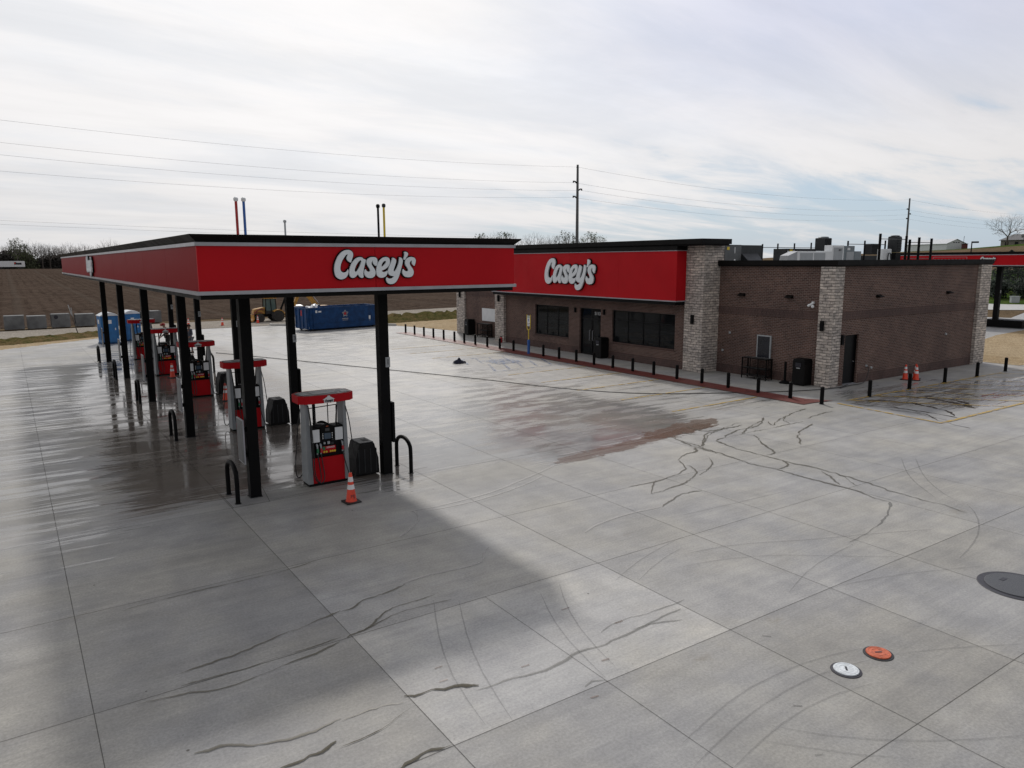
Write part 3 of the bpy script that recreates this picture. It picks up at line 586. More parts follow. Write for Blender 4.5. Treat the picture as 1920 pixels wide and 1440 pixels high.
# ---- soil, straw, road, field, hills
def ground_mat(name, c1, c2, c3, s=1., bump=1., rough=.95, straw=False, rows=False):
    m = bpy.data.materials.new(name); m.use_nodes = True; t = NT(m.node_tree); b = t.n['Principled BSDF']
    P = t.add('ShaderNodeNewGeometry').outputs['Position']
    a = t.noise(P, .12*s, 6, .6); bb = t.noise(P, 1.1*s, 6, .7); f = t.noise(P, 7*s, 5, .7)
    c = t.mix(t.sstep(a, .35, .65), c1, c2); c = t.mix(t.sstep(bb, .42, .70), c, c3)
    c = t.mix(1., c, t.mix(t.sstep(f, .25, .75), (.55, .55, .55), (1.4, 1.4, 1.4)), 'MULTIPLY')
    h = f
    if rows:
        sx = t.add('ShaderNodeSeparateXYZ', ins={0: P}); warp = t.math('MULTIPLY', t.noise(P, .015, 2), 2.2)
        fr = t.math('SINE', t.math('MULTIPLY', t.math('ADD', sx.outputs[0], warp), 2*PI/1.52))
        fr2 = t.math('SINE', t.math('MULTIPLY', t.math('ADD', sx.outputs[0], warp), 2*PI/9.1))
        k = t.sstep(t.noise(P, .03, 3), .35, .6)
        c = t.mix(t.math('MULTIPLY', t.sstep(fr, .1, .9), t.math('MULTIPLY', t.sstep(t.noise(P, .35, 5, .7), .40, .58), t.math('ADD', .06, t.math('MULTIPLY', k, .36)))), c, (.016, .010, .008))
        c = t.mix(t.math('MULTIPLY', t.sstep(fr2, .90, .99), .4), c, (.085, .07, .058))
        stub = t.noise(t.mapping(P, (1.2, .5, 1)), .9, 6, .78)
        c = t.mix(t.math('MULTIPLY', t.sstep(stub, .60, .70), .8), c, (.17, .14, .115))
        h = t.math('ADD', f, t.math('MULTIPLY', fr, .22))
    if straw:
        sw = t.noise(t.mapping(P, (1.2, 5, 1), (0, 0, .5)), 2., 6, .75)
        c = t.mix(t.math('MULTIPLY', t.sstep(sw, .56, .68), .75), c, (.11, .075, .045))
    t.l.new(c, b.inputs['Base Color']); b.inputs['Roughness'].default_value = rough; b.inputs['Specular IOR Level'].default_value = 0.
    bn = t.add('ShaderNodeBump', ins={'Strength': bump, 'Distance': .08, 'Height': h}); t.l.new(bn.outputs[0], b.inputs['Normal'])
    MATS[name] = m; return m
M_soil = ground_mat('field soil', (.050, .037, .030), (.076, .056, .045), (.105, .080, .063), 1., 1., rows=True)
M_straw = ground_mat('straw covered soil', (.33, .25, .155), (.38, .30, .20), (.46, .37, .25), 1.4, .9, straw=True)
M_dirt = ground_mat('brown dirt verge', (.105, .078, .052), (.14, .105, .07), (.17, .13, .085), 1.2, 1.)
M_grassg = ground_mat('spring grass', (.035, .070, .015), (.055, .095, .022), (.075, .085, .03), .5, 1.)
M_gravel = ground_mat('gravel road surface', (.25, .225, .195), (.29, .265, .23), (.33, .30, .27), 1.3, .5)
M_earth = ground_mat('open farmland', (.10, .085, .055), (.085, .09, .045), (.13, .11, .075), .12, .5)

def smooth(a): a = np.clip(a, 0, 1); return a*a*(3-2*a)
AZK = np.radians([40, 47, 52.75, 55.3, 62.1, 64.9, 66.7, 68.7, 75, 95])
HRK = [1.0, 3.5, 6.1, 6.7, 7.85, 8.3, 8.9, 9.6, 10.5, 9]
def hill_z(x, y):
    D = np.hypot(x, y); a = np.arctan2(x, y); hr = np.interp(a, AZK, HRK)
    z = hr*(.40*smooth((D-108)/34)+.60*smooth((D-150)/95))
    bumpy = .12*np.sin(x*.07)*np.sin(y*.09)
    return z*(1-.5*smooth((D-300)/200))+bumpy*smooth((D-120)/20)
def field_z(x, y): return 2.9*smooth((y-84)/360)+.05*np.sin(x*.2)*smooth((y-80)/6)
def grid_sheet(name, xs, ys, fz, m, lab, keep=None, mi=None):
    X, Y = np.meshgrid(xs, ys); Z = fz(X, Y); idx = np.arange(X.size).reshape(X.shape)
    q = np.stack([idx[:-1, :-1], idx[:-1, 1:], idx[1:, 1:], idx[1:, :-1]], -1)
    cx, cy = (X[:-1, :-1]+X[1:, 1:])/2, (Y[:-1, :-1]+Y[1:, 1:])/2
    k = keep(cx, cy) if keep is not None else np.ones(cx.shape, bool)
    me = bpy.data.meshes.new(name); me.from_pydata(np.stack([X, Y, Z], -1).reshape(-1, 3).tolist(), [], q[k].tolist())
    ms = m if isinstance(m, list) else [m]
    for mm in ms: me.materials.append(mm)
    if mi is not None: me.polygons.foreach_set('material_index', mi(cx, cy)[k].astype(int).tolist())
    me.polygons.foreach_set('use_smooth', [True]*len(me.polygons))
    o = bpy.data.objects.new(name, me); COL.objects.link(o); return struct(o, lab)
b = MB(); b.box(-4000, 4000, -1500, 6000, -1.2, -.35); struct(b.build('ground', M_earth), 'open farmland to the horizon')
# dirt apron round the lot, just under the concrete
grid_sheet('soil_verge', np.arange(-80, 118, 2.), np.arange(-30, 80, 2.), lambda x, y: np.full(x.shape, -.03), M_dirt, 'bare brown soil around the concrete')
grid_sheet('field', np.concatenate([np.arange(-260, -20, 12.), np.arange(-20, 80, 2.5), np.arange(80, 460, 12.)]), np.concatenate([np.arange(77.5, 120, 2.), np.arange(120, 560, 10.)]), field_z, M_soil, 'ploughed field with furrows running to the tree line', keep=lambda x, y: (x < 95+.9*(y-78)) )
# road: a slightly bent ribbon
near = [(-120, 64.2), (0, 66.0), (20, 66.3), (32, 67.3), (42, 68.9), (60, 72), (108, 81)]; far = [(-120, 72.5), (0, 73.7), (22, 74.6), (36, 77.4), (50, 79.0), (70, 82.5), (108, 92)]
b = MB()
for i in range(len(near)-1): b.quad((*near[i], .02), (*near[i+1], .02), (*far[i+1], .02), (*far[i], .02))
struct(b.build('country_road', M_gravel), 'pale gravel road beyond the forecourt')
# grass shoulder strip along road and field edge
def verge(name, line, w, amp, m, lab, seed, step=.35):
    r = random.Random(seed); b = MB(); pts = []
    for (x0, y0), (x1, y1) in zip(line[:-1], line[1:]):
        n = max(1, int(math.hypot(x1-x0, y1-y0)/step))
        for i in range(n): pts.append((x0+(x1-x0)*i/n, y0+(y1-y0)*i/n))
    K = 9; rows = []
    for x, y in pts:
        row = []
        for k in range(K):
            s = k/(K-1); h = math.sin(PI*s)*amp*(.6+.8*r.random()) if 0 < k < K-1 else -.04
            row.append((x+r.uniform(-.1, .1), y+w*s+r.uniform(-.12, .12), h))
        rows.append(row)
    vs = [v for r_ in rows for v in r_]; fs = [(i*K+k, (i+1)*K+k, (i+1)*K+k+1, i*K+k+1) for i in range(len(rows)-1) for k in range(K-1)]
    b._add(vs, fs); o = b.build(name, m); return struct(o, lab)
M_berm = ground_mat('clumped dry grass and soil', (.16, .115, .06), (.10, .085, .035), (.055, .065, .022), 1.6, 1.)
verge('grass_bank', [(27.5, 61.5), (33, 62.2), (42, 63.8), (60, 67), (90, 74)], 5.0, .55, M_berm, 'tufted grass bank between straw and road', 3)
verge('grass_bank', [(-60, 58.6), (-20, 60.6), (0, 61.2), (5.5, 64.0), (8.2, 64.4)], 3.6, .26, M_berm, 'rough clumpy verge left of the portable toilets', 4)
sheet('straw_ground', [[(29.8, 51), (60, 51), (75, 66.5), (42, 64), (27.2, 62.2), (28.3, 58)]], .008, M_straw, 'straw covered soil behind the store')
sheet('straw_ground', [[(-60, 22), (-30, 38.5), (-.5, 57.3), (5.5, 62.0), (9.2, 65.6), (8.2, 66.2), (-60, 62)]], -.012, M_straw, 'straw covered soil along the left lot edge')
sheet('straw_ground', [[(19.6, 65.6), (21.3, 64.6), (25.6, 61.9), (27.4, 60.4), (31, 66), (21.6, 67)]], .013, M_straw, 'straw patch beside the driveway mouth')
sheet('straw_ground', [[(43.4, 16.9), (62, 15.5), (80, 15), (80, 27), (59.6, 24.9), (55, 23.9), (50, 28), (43.4, 30)]], .010, M_straw, 'straw covered soil right of the store')
b = MB(); b.tube([(19.2, 66.6, .03), (19.1, 65.9, .03), (20.9, 64.6, .03), (25.4, 61.9, .03), (27.9, 59.3, .03)], .16, 8, 2)
struct(b.build('kerb', mat('kerb concrete', (.36, .35, .33), .8)), 'low pale kerb along the driveway')
# truck side beyond the store
sheet('truck_lot', [[(55, 23.9), (59.6, 24.9), (80, 27), (80, 15), (110, 5), (110, 40), (78.2, 31.6), (77.7, 33.2), (77.7, 60), (50, 60), (50, 28)]], .006, mat('truck lot concrete', (.30, .30, .30), .6), 'concrete truck lot behind the store')
sheet('side_street', [[(88.5, 60), (89.3, 37.5), (91.9, 35.4), (110, 21), (120, 30), (106, 41), (102, 44), (101, 60)]], .016, mat('side street concrete', (.42, .42, .41), .7), 'pale side street below the grass slope')
grid_sheet('hill', np.concatenate([np.arange(98, 150, 2.5), np.arange(150, 520, 8.)]), np.concatenate([np.arange(-40, 200, 4.), np.arange(200, 330, 10.)]), lambda x, y: hill_z(x, y)-.03, [M_grassg, M_dirt], 'grass slope and brown hillside rising right',
           keep=lambda x, y: (np.hypot(x, y) > 104) & (y < 100+.35*x), mi=lambda x, y: ((np.hypot(x, y) > 150) & ~((np.hypot(x-238, y-98) < 34))).astype(int))

# ================================================================== FUEL CANOPY
CX0, CX1, CY0, CY1 = 2.88, 9.74, 14.3, 51.8
COLY = [17.43+7.4465*i for i in range(5)]
can = thing('fuel_canopy', ((CX0+CX1)/2, (CY0+CY1)/2, 0), 'long red canopy with black cornice and white script sign over the fuel pumps', 'canopy')
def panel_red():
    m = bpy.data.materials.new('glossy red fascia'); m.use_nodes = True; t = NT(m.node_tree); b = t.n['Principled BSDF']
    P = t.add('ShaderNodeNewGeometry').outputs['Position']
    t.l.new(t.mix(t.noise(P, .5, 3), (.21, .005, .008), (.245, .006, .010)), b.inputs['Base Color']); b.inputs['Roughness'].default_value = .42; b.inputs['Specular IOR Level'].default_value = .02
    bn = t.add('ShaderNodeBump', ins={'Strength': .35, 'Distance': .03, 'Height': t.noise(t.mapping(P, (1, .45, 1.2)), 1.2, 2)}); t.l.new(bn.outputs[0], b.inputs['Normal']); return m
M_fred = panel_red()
def fascia_side(axis, c, a, b_, n, z0, z1, root, m, out):
    """row of flat panels with hairline gaps"""
    B = Off(root); L = (b_-a)/n
    for i in range(n):
        s, e = a+i*L+(.005 if i else 0), a+(i+1)*L-(.005 if i < n-1 else 0)
        if axis == 'y': B.box(s, e, min(c, c+out), max(c, c+out), z0, z1)
        else: B.box(min(c, c+out), max(c, c+out), s, e, z0, z1)
    return B.build('fascia_panel', m)
f1 = fascia_side('y', CY0, CX0, CX1, 2, 4.985, 5.80, can, M_red, .05)
f2 = fascia_side('x', CX0, CY0+.052, CY1-.052, 12, 4.985, 5.80, can, M_fred, .05)
f3 = fascia_side('x', CX1, CY0+.052, CY1-.052, 12, 4.985, 5.80, can, M_fred, -.05)
f4 = fascia_side('y', CY1, CX0, CX1, 2, 4.985, 5.80, can, M_red, -.05)
B = Off(can); B.ring(CX0, CX1, CY0, CY1, [(-.06, 5.80), (.03, 5.80), (.03, 5.865), (-.06, 5.865)]); B.build('silver_trim', M_silver)
B = Off(can); B.ring(CX0, CX1, CY0, CY1, [(-.06, 4.918), (.04, 4.918), (.04, 4.985), (-.06, 4.985)]); B.build('silver_trim', M_silver)
B = Off(can); B.ring(CX0, CX1, CY0, CY1, [(-.08, 5.865), (.01, 5.865), (.015, 5.885), (.12, 5.975), (.13, 6.005), (-.08, 6.005)]); B.build('cornice', M_cornice)
B = Off(can); B.ring(CX0, CX1, CY0, CY1, [(-.14, 4.835), (-.02, 4.835), (-.02, 4.918), (-.14, 4.918)]); B.build('lower_edge', M_cornice)
B = Off(can); B.box(CX0+.13, CX1-.13, CY0+.13, CY1-.13, 4.86, 4.90)
B.build('soffit', mat('soffit panels', (.16, .16, .155), .5))
B = Off(can); B.box(CX0+.07, CX1-.07, CY0+.07, CY1-.07, 5.70, 5.74); B.build('roof_deck', M_roof)
for cy_ in COLY:
    for sx in (-1, 1):
        B = Off(can); x = 6.16+sx*1.2; y = cy_+2.2
        B.box(x-.16, x+.16, y-.16, y+.16, 4.83, 4.858); B.build('soffit_light', M_grey)
colw = .253
for i, cy_ in enumerate(COLY):
    for sx, x in ((-1, 4.33), (1, 7.735)):
        B = Off(can); B.box(x, x+colw, cy_, cy_+colw, .012, 4.86); c = B.build('column', M_black, bevel=.012)
        B = Off(can); B.box(x-.02, x+colw+.02, cy_-.02, cy_+colw+.02, .0, .012); B.build('base_plate', M_dgrey, c)
        if sx < 0:
            B = Off(can); B.box(x-.10, x-.07, cy_-.03, cy_+.52, .84, 1.90); bd = B.build('ad_board', M_silver, c)
            B = Off(can); B.box(x-.104, x-.10, cy_-.005, cy_+.495, .865, 1.875); B.build('board_face', M_greyfill, bd)
            B = Off(can); B.box(x-.07, x, cy_+.06, cy_+.19, 1.0, 1.1); B.build('bracket', M_black, bd); B = Off(can); B.box(x-.07, x, cy_+.06, cy_+.19, 1.6, 1.7); B.build('bracket', M_black, bd)
        else:
            B = Off(can); B.box(x+colw+.02, x+colw+.09, cy_-.03, cy_+.52, .84, 1.90); bd = B.build('ad_board', M_black, c)
            B = Off(can); B.box(x+colw, x+colw+.02, cy_+.06, cy_+.19, 1.0, 1.7); B.build('bracket', M_black, bd)
            B = Off(can); B.box(x+.14, x+.265, cy_-.012, cy_-.002, 2.83, 3.09); pl = B.build('number_plate', M_grey, c)
            me = text_mesh(str(i*2+1 if i else 1), .2, frame_mY(x+.205, cy_-.014, 2.96)); me.transform(Matrix.Translation(-can.location)); mesh_obj('numeral', me, M_digit, pl)
# script sign on the short end and on the long left side
def put_sign(root, M, width, depth, back, name='sign'):
    parts = script_sign(M, width, depth, back); inv = Matrix.Translation(-root.location)
    bk = join_meshes([b for f, b in parts]); bk.transform(inv); s = mesh_obj(name, bk, M_black, root); s['label'] = "white script lettering Casey's with black edges"
    for f, b in parts: f.transform(inv); mesh_obj('letter', f, M_signface, s)
    return s
put_sign(can, frame_mY(5.43, CY0-.005, 5.375), 1.75, .032, .022)
put_sign(can, frame_mX(CX0-.005, 34.75, 5.375), 1.95, .05, .022)

# vent pipes rising above the canopy roof
def vent(x, y, ztop, r, m, lab, cap):
    o = thing('vent_pipe', (x, y, 5.74), lab, 'vent pipe', 'vent pipes standing above the canopy roof')
    B = Off(o); B.cyl((x, y, 5.74), (x, y, ztop-.09), r, n=12); B.build('pipe', m, smooth=True)
    B = Off(o); B.lathe((x, y, ztop-.09), [(r*1.1, 0), (r*1.7, .02), (r*1.75, .07), (r*1.2, .09), (r*.6, .10)]); B.build('cap', cap, smooth=True)
vent(4.53, 17.9, 6.97, .030, M_copper, 'red vent pipe with white cap above the left canopy corner', M_white)
vent(4.70, 17.9, 6.97, .030, M_bluepaint, 'blue vent pipe with white cap beside the red one', M_white)
vent(8.02, 17.9, 6.94, .028, M_black, 'black vent pipe beside the yellow one above the sign', M_black)
vent(8.18, 17.9, 6.96, .028, M_yellow, 'yellow vent pipe with dark cap above the sign', M_dgrey)
vent(7.95, 25.3, 6.90, .030, M_grey, 'short pale grey vent pipe between the coloured pairs', M_grey)

# ================================================================== STORE
st = thing('store_building', (35, 34, 0), "brown brick store with stone piers, red fascia and white Casey's script sign", 'building')
def wall_with_holes(axis, c0, c1, a0, a1, z0, z1, holes):
    """wall slab; holes=(a_start,a_end,z_start,z_end) sorted along the wall"""
    B = Off(st); bx = (lambda s, e, lo, hi: B.box(c0, c1, s, e, lo, hi)) if axis == 'x' else (lambda s, e, lo, hi: B.box(s, e, c0, c1, lo, hi))
    cur = a0
    for s, e, lo, hi in holes:
        bx(cur, s, z0, z1)
        if lo > z0: bx(s, e, z0, lo)
        bx(s, e, hi, z1); cur = e
    bx(cur, a1, z0, z1); return B.build('wall', M_brick)
W2, DR, W1 = (26.80, 31.60, .96, 2.77), (32.58, 34.50, .0, 2.76), (35.54, 39.02, .86, 2.76)
wall_with_holes('x', 28.24, 28.54, 26.04, 42.46, 0, 4.9, [W2, DR, W1])
wall_with_holes('x', 29.25, 29.55, 19.24, 24.9, 0, 5.21, [])
wall_with_holes('x', 29.25, 29.55, 43.5, 49.6, 0, 5.21, [])
wall_with_holes('y', 18.66, 18.96, 29.78, 41.95, 0, 5.21, [(30.28, 31.33, 0, 2.22)])
wall_with_holes('y', 50.3, 50.6, 29.7, 42.9, 0, 5.21, []); wall_with_holes('x', 42.6, 42.9, 19.25, 50.3, 0, 5.21, [])
for bx in ((29.225, 29.25, 19.25, 24.86, 2.93, 3.26), (29.225, 29.25, 43.55, 49.5, 2.93, 3.26), (29.80, 41.90, 18.635, 18.66, 2.93, 3.26)):
    B = Off(st); B.box(*bx); B.build('brick_band', M_soldier)
for bx in ((29.235, 29.25, 19.25, 24.86, .0, .42), (28.225, 28.24, 34.55, 42.44, .0, .40), (28.225, 28.24, 26.06, 32.5, .0, .40), (31.45, 41.90, 18.645, 18.66, .0, .42)):
    B = Off(st); B.box(*bx); B.build('base_course', M_soldier)
def pier(x0, x1, y0, y1, z1): B = Off(st); B.box(x0, x1, y0, y1, 0, z1); return B.build('stone_pier', M_stone, bevel=.015)
pier(29.10, 29.79, 18.56, 19.26, 5.21); pn = pier(28.08, 29.50, 24.86, 26.05, 6.22); pf = pier(28.05, 29.50, 42.44, 43.56, 6.22); pier(29.10, 29.80, 49.5, 50.72, 5.21); pier(41.88, 43.02, 18.50, 19.3, 5.21)
B = Off(st); B.box(29.3, 29.5, 26.05, 42.44, 4.6, 6.2); B.build('screen_wall', M_cornice)
B = Off(st); B.box(29.56, 42.6, 18.97, 50.3, 4.86, 4.92); B.build('roof', M_roof)
# parapet cap
B = Off(st); B.ring(29.2, 42.95, 18.6, 50.65, [(-.30, 5.21), (.10, 5.21), (.11, 5.25), (.15, 5.27), (.15, 5.49), (-.30, 5.49)]); B.build('parapet_cap', M_cornice)
# fascia box over the entrance
FX, FY0, FY1 = 27.4, 26.0, 42.87
B = Off(st); L = (FY1-FY0)/4
for i in range(4): B.box(FX, FX+.05, FY0+i*L+.002, FY0+(i+1)*L-.002, 3.525, 5.96)
B.box(FX+.051, 28.07, FY0, FY0+.05, 3.525, 5.96); B.box(FX+.051, 28.07, FY1-.05, FY1, 3.525, 5.96)
B.build('fascia_panel', M_red)
B = Off(st); B.ring(FX, 28.06, FY0, FY1, [(-.04, 5.96), (.025, 5.96), (.025, 6.0), (-.04, 6.0)]); B.ring(FX, 28.06, FY0, FY1, [(-.04, 3.47), (.03, 3.47), (.03, 3.525), (-.04, 3.525)]); B.build('silver_trim', M_silver)
B = Off(st); B.box(FX+.03, 28.23, FY0+.06, FY1-.06, 3.30, 3.47); B.build('soffit', M_black)
B = Off(st); B.box(FX-.06, 29.0, FY0-.04, FY1+.04, 6.0, 6.2); B.build('cornice', M_cornice)
B = Off(st); B.box(27.42, 29.32, 24.42, 44.0, 6.2, 6.27); B.box(27.30, 29.40, 24.34, 44.08, 6.27, 6.52); B.build('cornice', M_cornice, bevel=.01)
put_sign(st, frame_mX(FX-.005, 36.64, 4.71), 4.61, .07, .05)
# windows and door
def glazing(y0, y1, z0, z1, n, transom=None):
    fx = 28.33
    B = Off(st); B.box(fx, fx+.06, y0, y1, z0, z0+.05); B.box(fx, fx+.06, y0, y1, z1-.05, z1)
    ws = (y1-y0)/n
    for i in range(n+1):
        c = y0+i*ws; a, b_ = (c-.025, c+.025)
        if i == 0: a, b_ = y0, y0+.05
        if i == n: a, b_ = y1-.05, y1
        B.box(fx-.001, fx+.061, a, b_, z0+.05, z1-.05)
    w = B.build('window', M_blackdoor)
    for i in range(n):
        s, e = y0+i*ws+.025+(.025 if i == 0 else 0), y0+(i+1)*ws-.025-(.025 if i == n-1 else 0)
        B = Off(st); B.box(fx+.025, fx+.035, s, e, z0+.05, z1-.05); B.build('pane', M_glass, w)
    if transom:
        B = Off(st); B.box(fx-.002, fx+.062, y0+.05, y1-.05, transom-.02, transom+.02); B.build('transom_bar', M_blackdoor, w)
    B = Off(st); B.box(28.20, 28.33, y0-.02, y1+.02, z0-.07, z0-.002); B.build('sill', M_soldier, w)
    return w
glazing(*W2, 4, transom=2.2); glazing(*W1, 3)
# shelving dimly seen behind the tinted glass
rs_ = random.Random(4)
for y0_, y1_ in ((27.0, 31.4), (35.7, 38.9)):
    B = Off(st); B.box(29.05, 29.1, y0_, y1_, .3, 1.75)
    for z in (.9, 1.3, 1.7): B.box(28.75, 29.05, y0_, y1_, z, z+.03)
    sh = B.build('shelving', M_grey); B = Off(st); y = y0_+.05
    while y < y1_-.2:
        w = rs_.uniform(.12, .35)
        for z in (.93, 1.33): B.box(28.8, 29.0, y, y+w*.9, z, z+rs_.uniform(.12, .28))
        y += w
    B.build('goods', mat('shelf goods', (.30, .24, .18), .6, var=.6, vscale=9), sh)
B = Off(st); B.box(29.12, 29.2, 26.1, 42.4, 0, 4.5); B.box(28.56, 29.12, 26.1, 42.4, 2.95, 3.0); B.build('interior_wall', mat('interior wall paint', (.22, .21, .2), .8))
y0, y1, z0, z1 = DR; fx = 28.36; ym = 33.5
B = Off(st)
for a, b_ in ((y0, y0+.06), (ym-.05, ym+.05), (y1-.06, y1)): B.box(fx, fx+.07, a, b_, 0, z1)
for lo, hi in ((z1-.06, z1), (2.10, 2.18), (0, .12)): B.box(fx+.002, fx+.068, y0+.06, ym-.05, lo, hi); B.box(fx+.002, fx+.068, ym+.05, y1-.06, lo, hi)
dr = B.build('door', M_blackdoor)
for a, b_ in ((y0+.06, ym-.05), (ym+.05, y1-.06)):
    for lo, hi in ((.12, 2.10), (2.18, z1-.06)): B = Off(st); B.box(fx+.03, fx+.04, a, b_, lo, hi); B.build('pane', M_glass, dr)
for y in (ym-.14, ym+.14): B = Off(st); B.tube([(fx, y, .85), (fx-.07, y, .87), (fx-.07, y, 1.45), (fx, y, 1.47)], .014, 8); B.build('handle', M_silver, dr, smooth=True)
me = text_mesh('5113', .26, frame_mX(fx+.02, 33.02, 2.46), .006); me.transform(Matrix.Translation(-st.location)); mesh_obj('house_number', me, M_white, dr)
B = Off(st); B.box(30.32, 31.29, 18.80, 18.85, .03, 2.18); sd = B.build('service_door', M_blackdoor)
B = Off(st); B.box(30.28, 30.32, 18.74, 18.90, 0, 2.22); B.box(31.29, 31.33, 18.74, 18.90, 0, 2.22); B.box(30.32, 31.29, 18.74, 18.90, 2.18, 2.22); B.build('door_frame', M_cornice, sd)
B = Off(st); B.cyl((31.2, 18.80, 1.0), (31.2, 18.74, 1.0), .02); B.build('handle', M_silver, sd); B = Off(st); B.box(30.3, 31.31, 18.60, 18.80, .005, .03); B.build('threshold', M_silver, sd)
def sconce(x, y, z, face='x'):
    B = Off(st)
    if face == 'x': B.box(x-.13, x-.03, y-.075, y+.075, z-.22, z+.22); B.box(x-.03, x, y-.04, y+.04, z-.1, z+.1)
    else: B.box(x-.075, x+.075, y-.13, y-.03, z-.22, z+.22); B.box(x-.04, x+.04, y-.03, y, z-.1, z+.1)
    return B.build('wall_lamp', M_black, bevel=.008)
sconce(28.08, 25.45, 2.62); sconce(28.05, 43.0, 3.0); sconce(29.10, 19.0, 2.68); sconce(29.10, 50.1, 3.0); sconce(29.93, 18.64, 2.05, 'y')
for y in (32.25, 34.86): B = Off(st); B.box(28.13, 28.24, y-.06, y+.06, 2.46, 2.75); B.build('wall_lamp', M_black, bevel=.01)
for x, y, f in ((29.25, 23.45, 'x'), (29.25, 20.82, 'x'), (32.66, 18.66, 'y'), (38.94, 18.66, 'y')):
    B = Off(st)
    if f == 'x': B.hexa([(x-.22, y-.17, 3.83), (x, y-.17, 3.80), (x, y+.17, 3.80), (x-.22, y+.17, 3.83)], [(x-.20, y-.17, 3.86), (x, y-.17, 3.94), (x, y+.17, 3.94), (x-.20, y+.17, 3.86)])
    else: B.hexa([(x-.17, y-.22, 3.83), (x+.17, y-.22, 3.83), (x+.17, y, 3.80), (x-.17, y, 3.80)], [(x-.17, y-.20, 3.86), (x+.17, y-.20, 3.86), (x+.17, y, 3.94), (x-.17, y, 3.94)])
    B.build('flood_lamp', M_cornice)
B = Off(st); B.box(29.15, 29.25, 19.55, 19.65, 3.60, 3.70); B.cyl((29.18, 19.6, 3.62), (29.02, 19.75, 3.50), .05, .055); B.lathe((29.05, 19.52, 3.48), [(.02, -.06), (.06, -.03), (.07, .02), (.04, .08)]); B.build('security_camera', M_white, smooth=True)
for x, y, z in ((39.06, 18.63, 1.78), (32.48, 18.63, .62), (32.08, 18.63, .73)): B = Off(st); B.cyl((x, 18.66, z), (x, 18.60, z), .06, .05, 14); B.build('wall_outlet', M_grey)
for y, z in ((24.1, 2.0), (24.5, 1.1)): B = Off(st); B.box(29.21, 29.25, y-.05, y+.05, z-.05, z+.05); B.build('wall_outlet', M_grey)
B = Off(st); B.box(29.21, 29.235, 45.1, 47.13, 1.15, 2.08); B.build('white_panel', M_white)
B = Off(st); B.box(29.17, 29.235, 21.66, 22.44, .92, 2.03); sc = B.build('ice_price_board', M_grey); sc.name = 'wall_board'
B = Off(st); B.box(29.16, 29.17, 21.72, 22.38, .98, 1.97); B.build('board_face', mat('navy board face', (.012, .014, .022), .25), sc)

# ---- roof plant: every unit a thing of its own
RZ = 4.93
def runit(name, boxes, m, lab, cat, extra=None):
    x0 = min(b[0] for b in boxes); x1 = max(b[1] for b in boxes); y0 = min(b[2] for b in boxes); y1 = max(b[3] for b in boxes)
    o = thing(name, ((x0+x1)/2, (y0+y1)/2, RZ), lab, cat)
    B = Off(o)
    for b in boxes: B.box(*b)
    B.build('housing', m, bevel=.015)
    return o
a = runit('rooftop_air_handler', [(30.25, 31.55, 25.5, 27.4, RZ, 6.28), (31.56, 33.28, 25.55, 27.4, RZ, 6.27)], M_dgrey, 'large dark grey air handler with sloping hood beside the tall stone pier', 'air handler')
B = Off(a); B.box(30.27, 31.53, 25.485, 25.5, RZ+.02, 6.25); B.build('side_panel', mat('mid grey metal', (.075, .08, .085), .5))
B = Off(a); B.hexa([(31.62, 24.95, 5.35), (32.7, 24.95, 5.35), (32.9, 25.54, 5.35), (31.62, 25.54, 5.35)], [(31.62, 24.97, 5.38), (32.7, 24.97, 5.38), (32.9, 25.54, 5.85), (31.62, 25.54, 5.85)]); B.build('hood', M_dgrey)
B = Off(a); B.box(30.42, 30.60, 25.47, 25.484, 6.02, 6.17); B.build('sticker', M_yellow)
B = Off(a); B.box(31.0, 31.04, 25.47, 25.484, 5.85, 6.15); B.box(30.98, 31.08, 25.47, 25.484, 5.45, 5.55); B.build('white_label', M_white)
a = runit('exhaust_unit', [(31.28, 34.08, 22, 22.45, RZ, 5.91), (34.09, 35.07, 22, 22.45, RZ, 6.21)], M_white, 'white stepped ventilation unit with doors in the middle of the roof', 'ventilation unit')
B = Off(a); B.hexa([(30.4, 22.0, RZ), (31.27, 22.0, RZ), (31.27, 22.45, RZ), (30.4, 22.45, RZ)], [(30.6, 22.0, 5.70), (31.27, 22.0, 5.90), (31.27, 22.45, 5.90), (30.6, 22.45, 5.70)]); B.build('hood', M_grey)
for x0, x1, z0, z1 in ((31.5, 32.5, 5.25, 5.83), (32.62, 33.5, 5.25, 5.83), (34.2, 34.95, 5.25, 6.1)): B = Off(a); B.box(x0, x1, 21.985, 22.0, z0, z1); B.build('access_door', M_grey)
for x, z in ((32.4, 5.4), (32.75, 5.4), (34.7, 5.98)): B = Off(a); B.box(x-.09, x+.09, 21.95, 21.984, z-.02, z+.02); B.build('handle', M_black)
a = runit('control_cabinet', [(35.6, 36.5, 22.3, 22.6, RZ, 6.20), (36.51, 37.12, 22.3, 22.6, RZ, 5.93)], M_mgrey, 'blue grey control cabinet joined to the white ventilation unit', 'cabinet')
B = Off(a); B.box(35.85, 36.08, 22.285, 22.3, 5.98, 6.1); B.build('white_label', M_white); B = Off(a); B.box(35.78, 36.42, 22.285, 22.3, RZ, 5.9); B.build('door_panel', M_grey)
def louvres(root, x0, x1, y, z0, z1, n):
    B = Off(root)
    for i in range(n): z = z0+(z1-z0)*(i+.5)/n; B.box(x0, x1, y-.02, y, z-.018, z+.018)
    B.build('louvre', M_black)
a = thing('condenser', (37.55, 24.8, RZ), 'square black condenser with a round fan guard standing highest left of the posts', 'condenser')
B = Off(a); B.box(37.2, 37.86, 24.5, 25.1, 5.98, 6.68); B.build('housing', M_dgrey, bevel=.04); louvres(a, 37.24, 37.82, 24.5, 6.02, 6.64, 9)
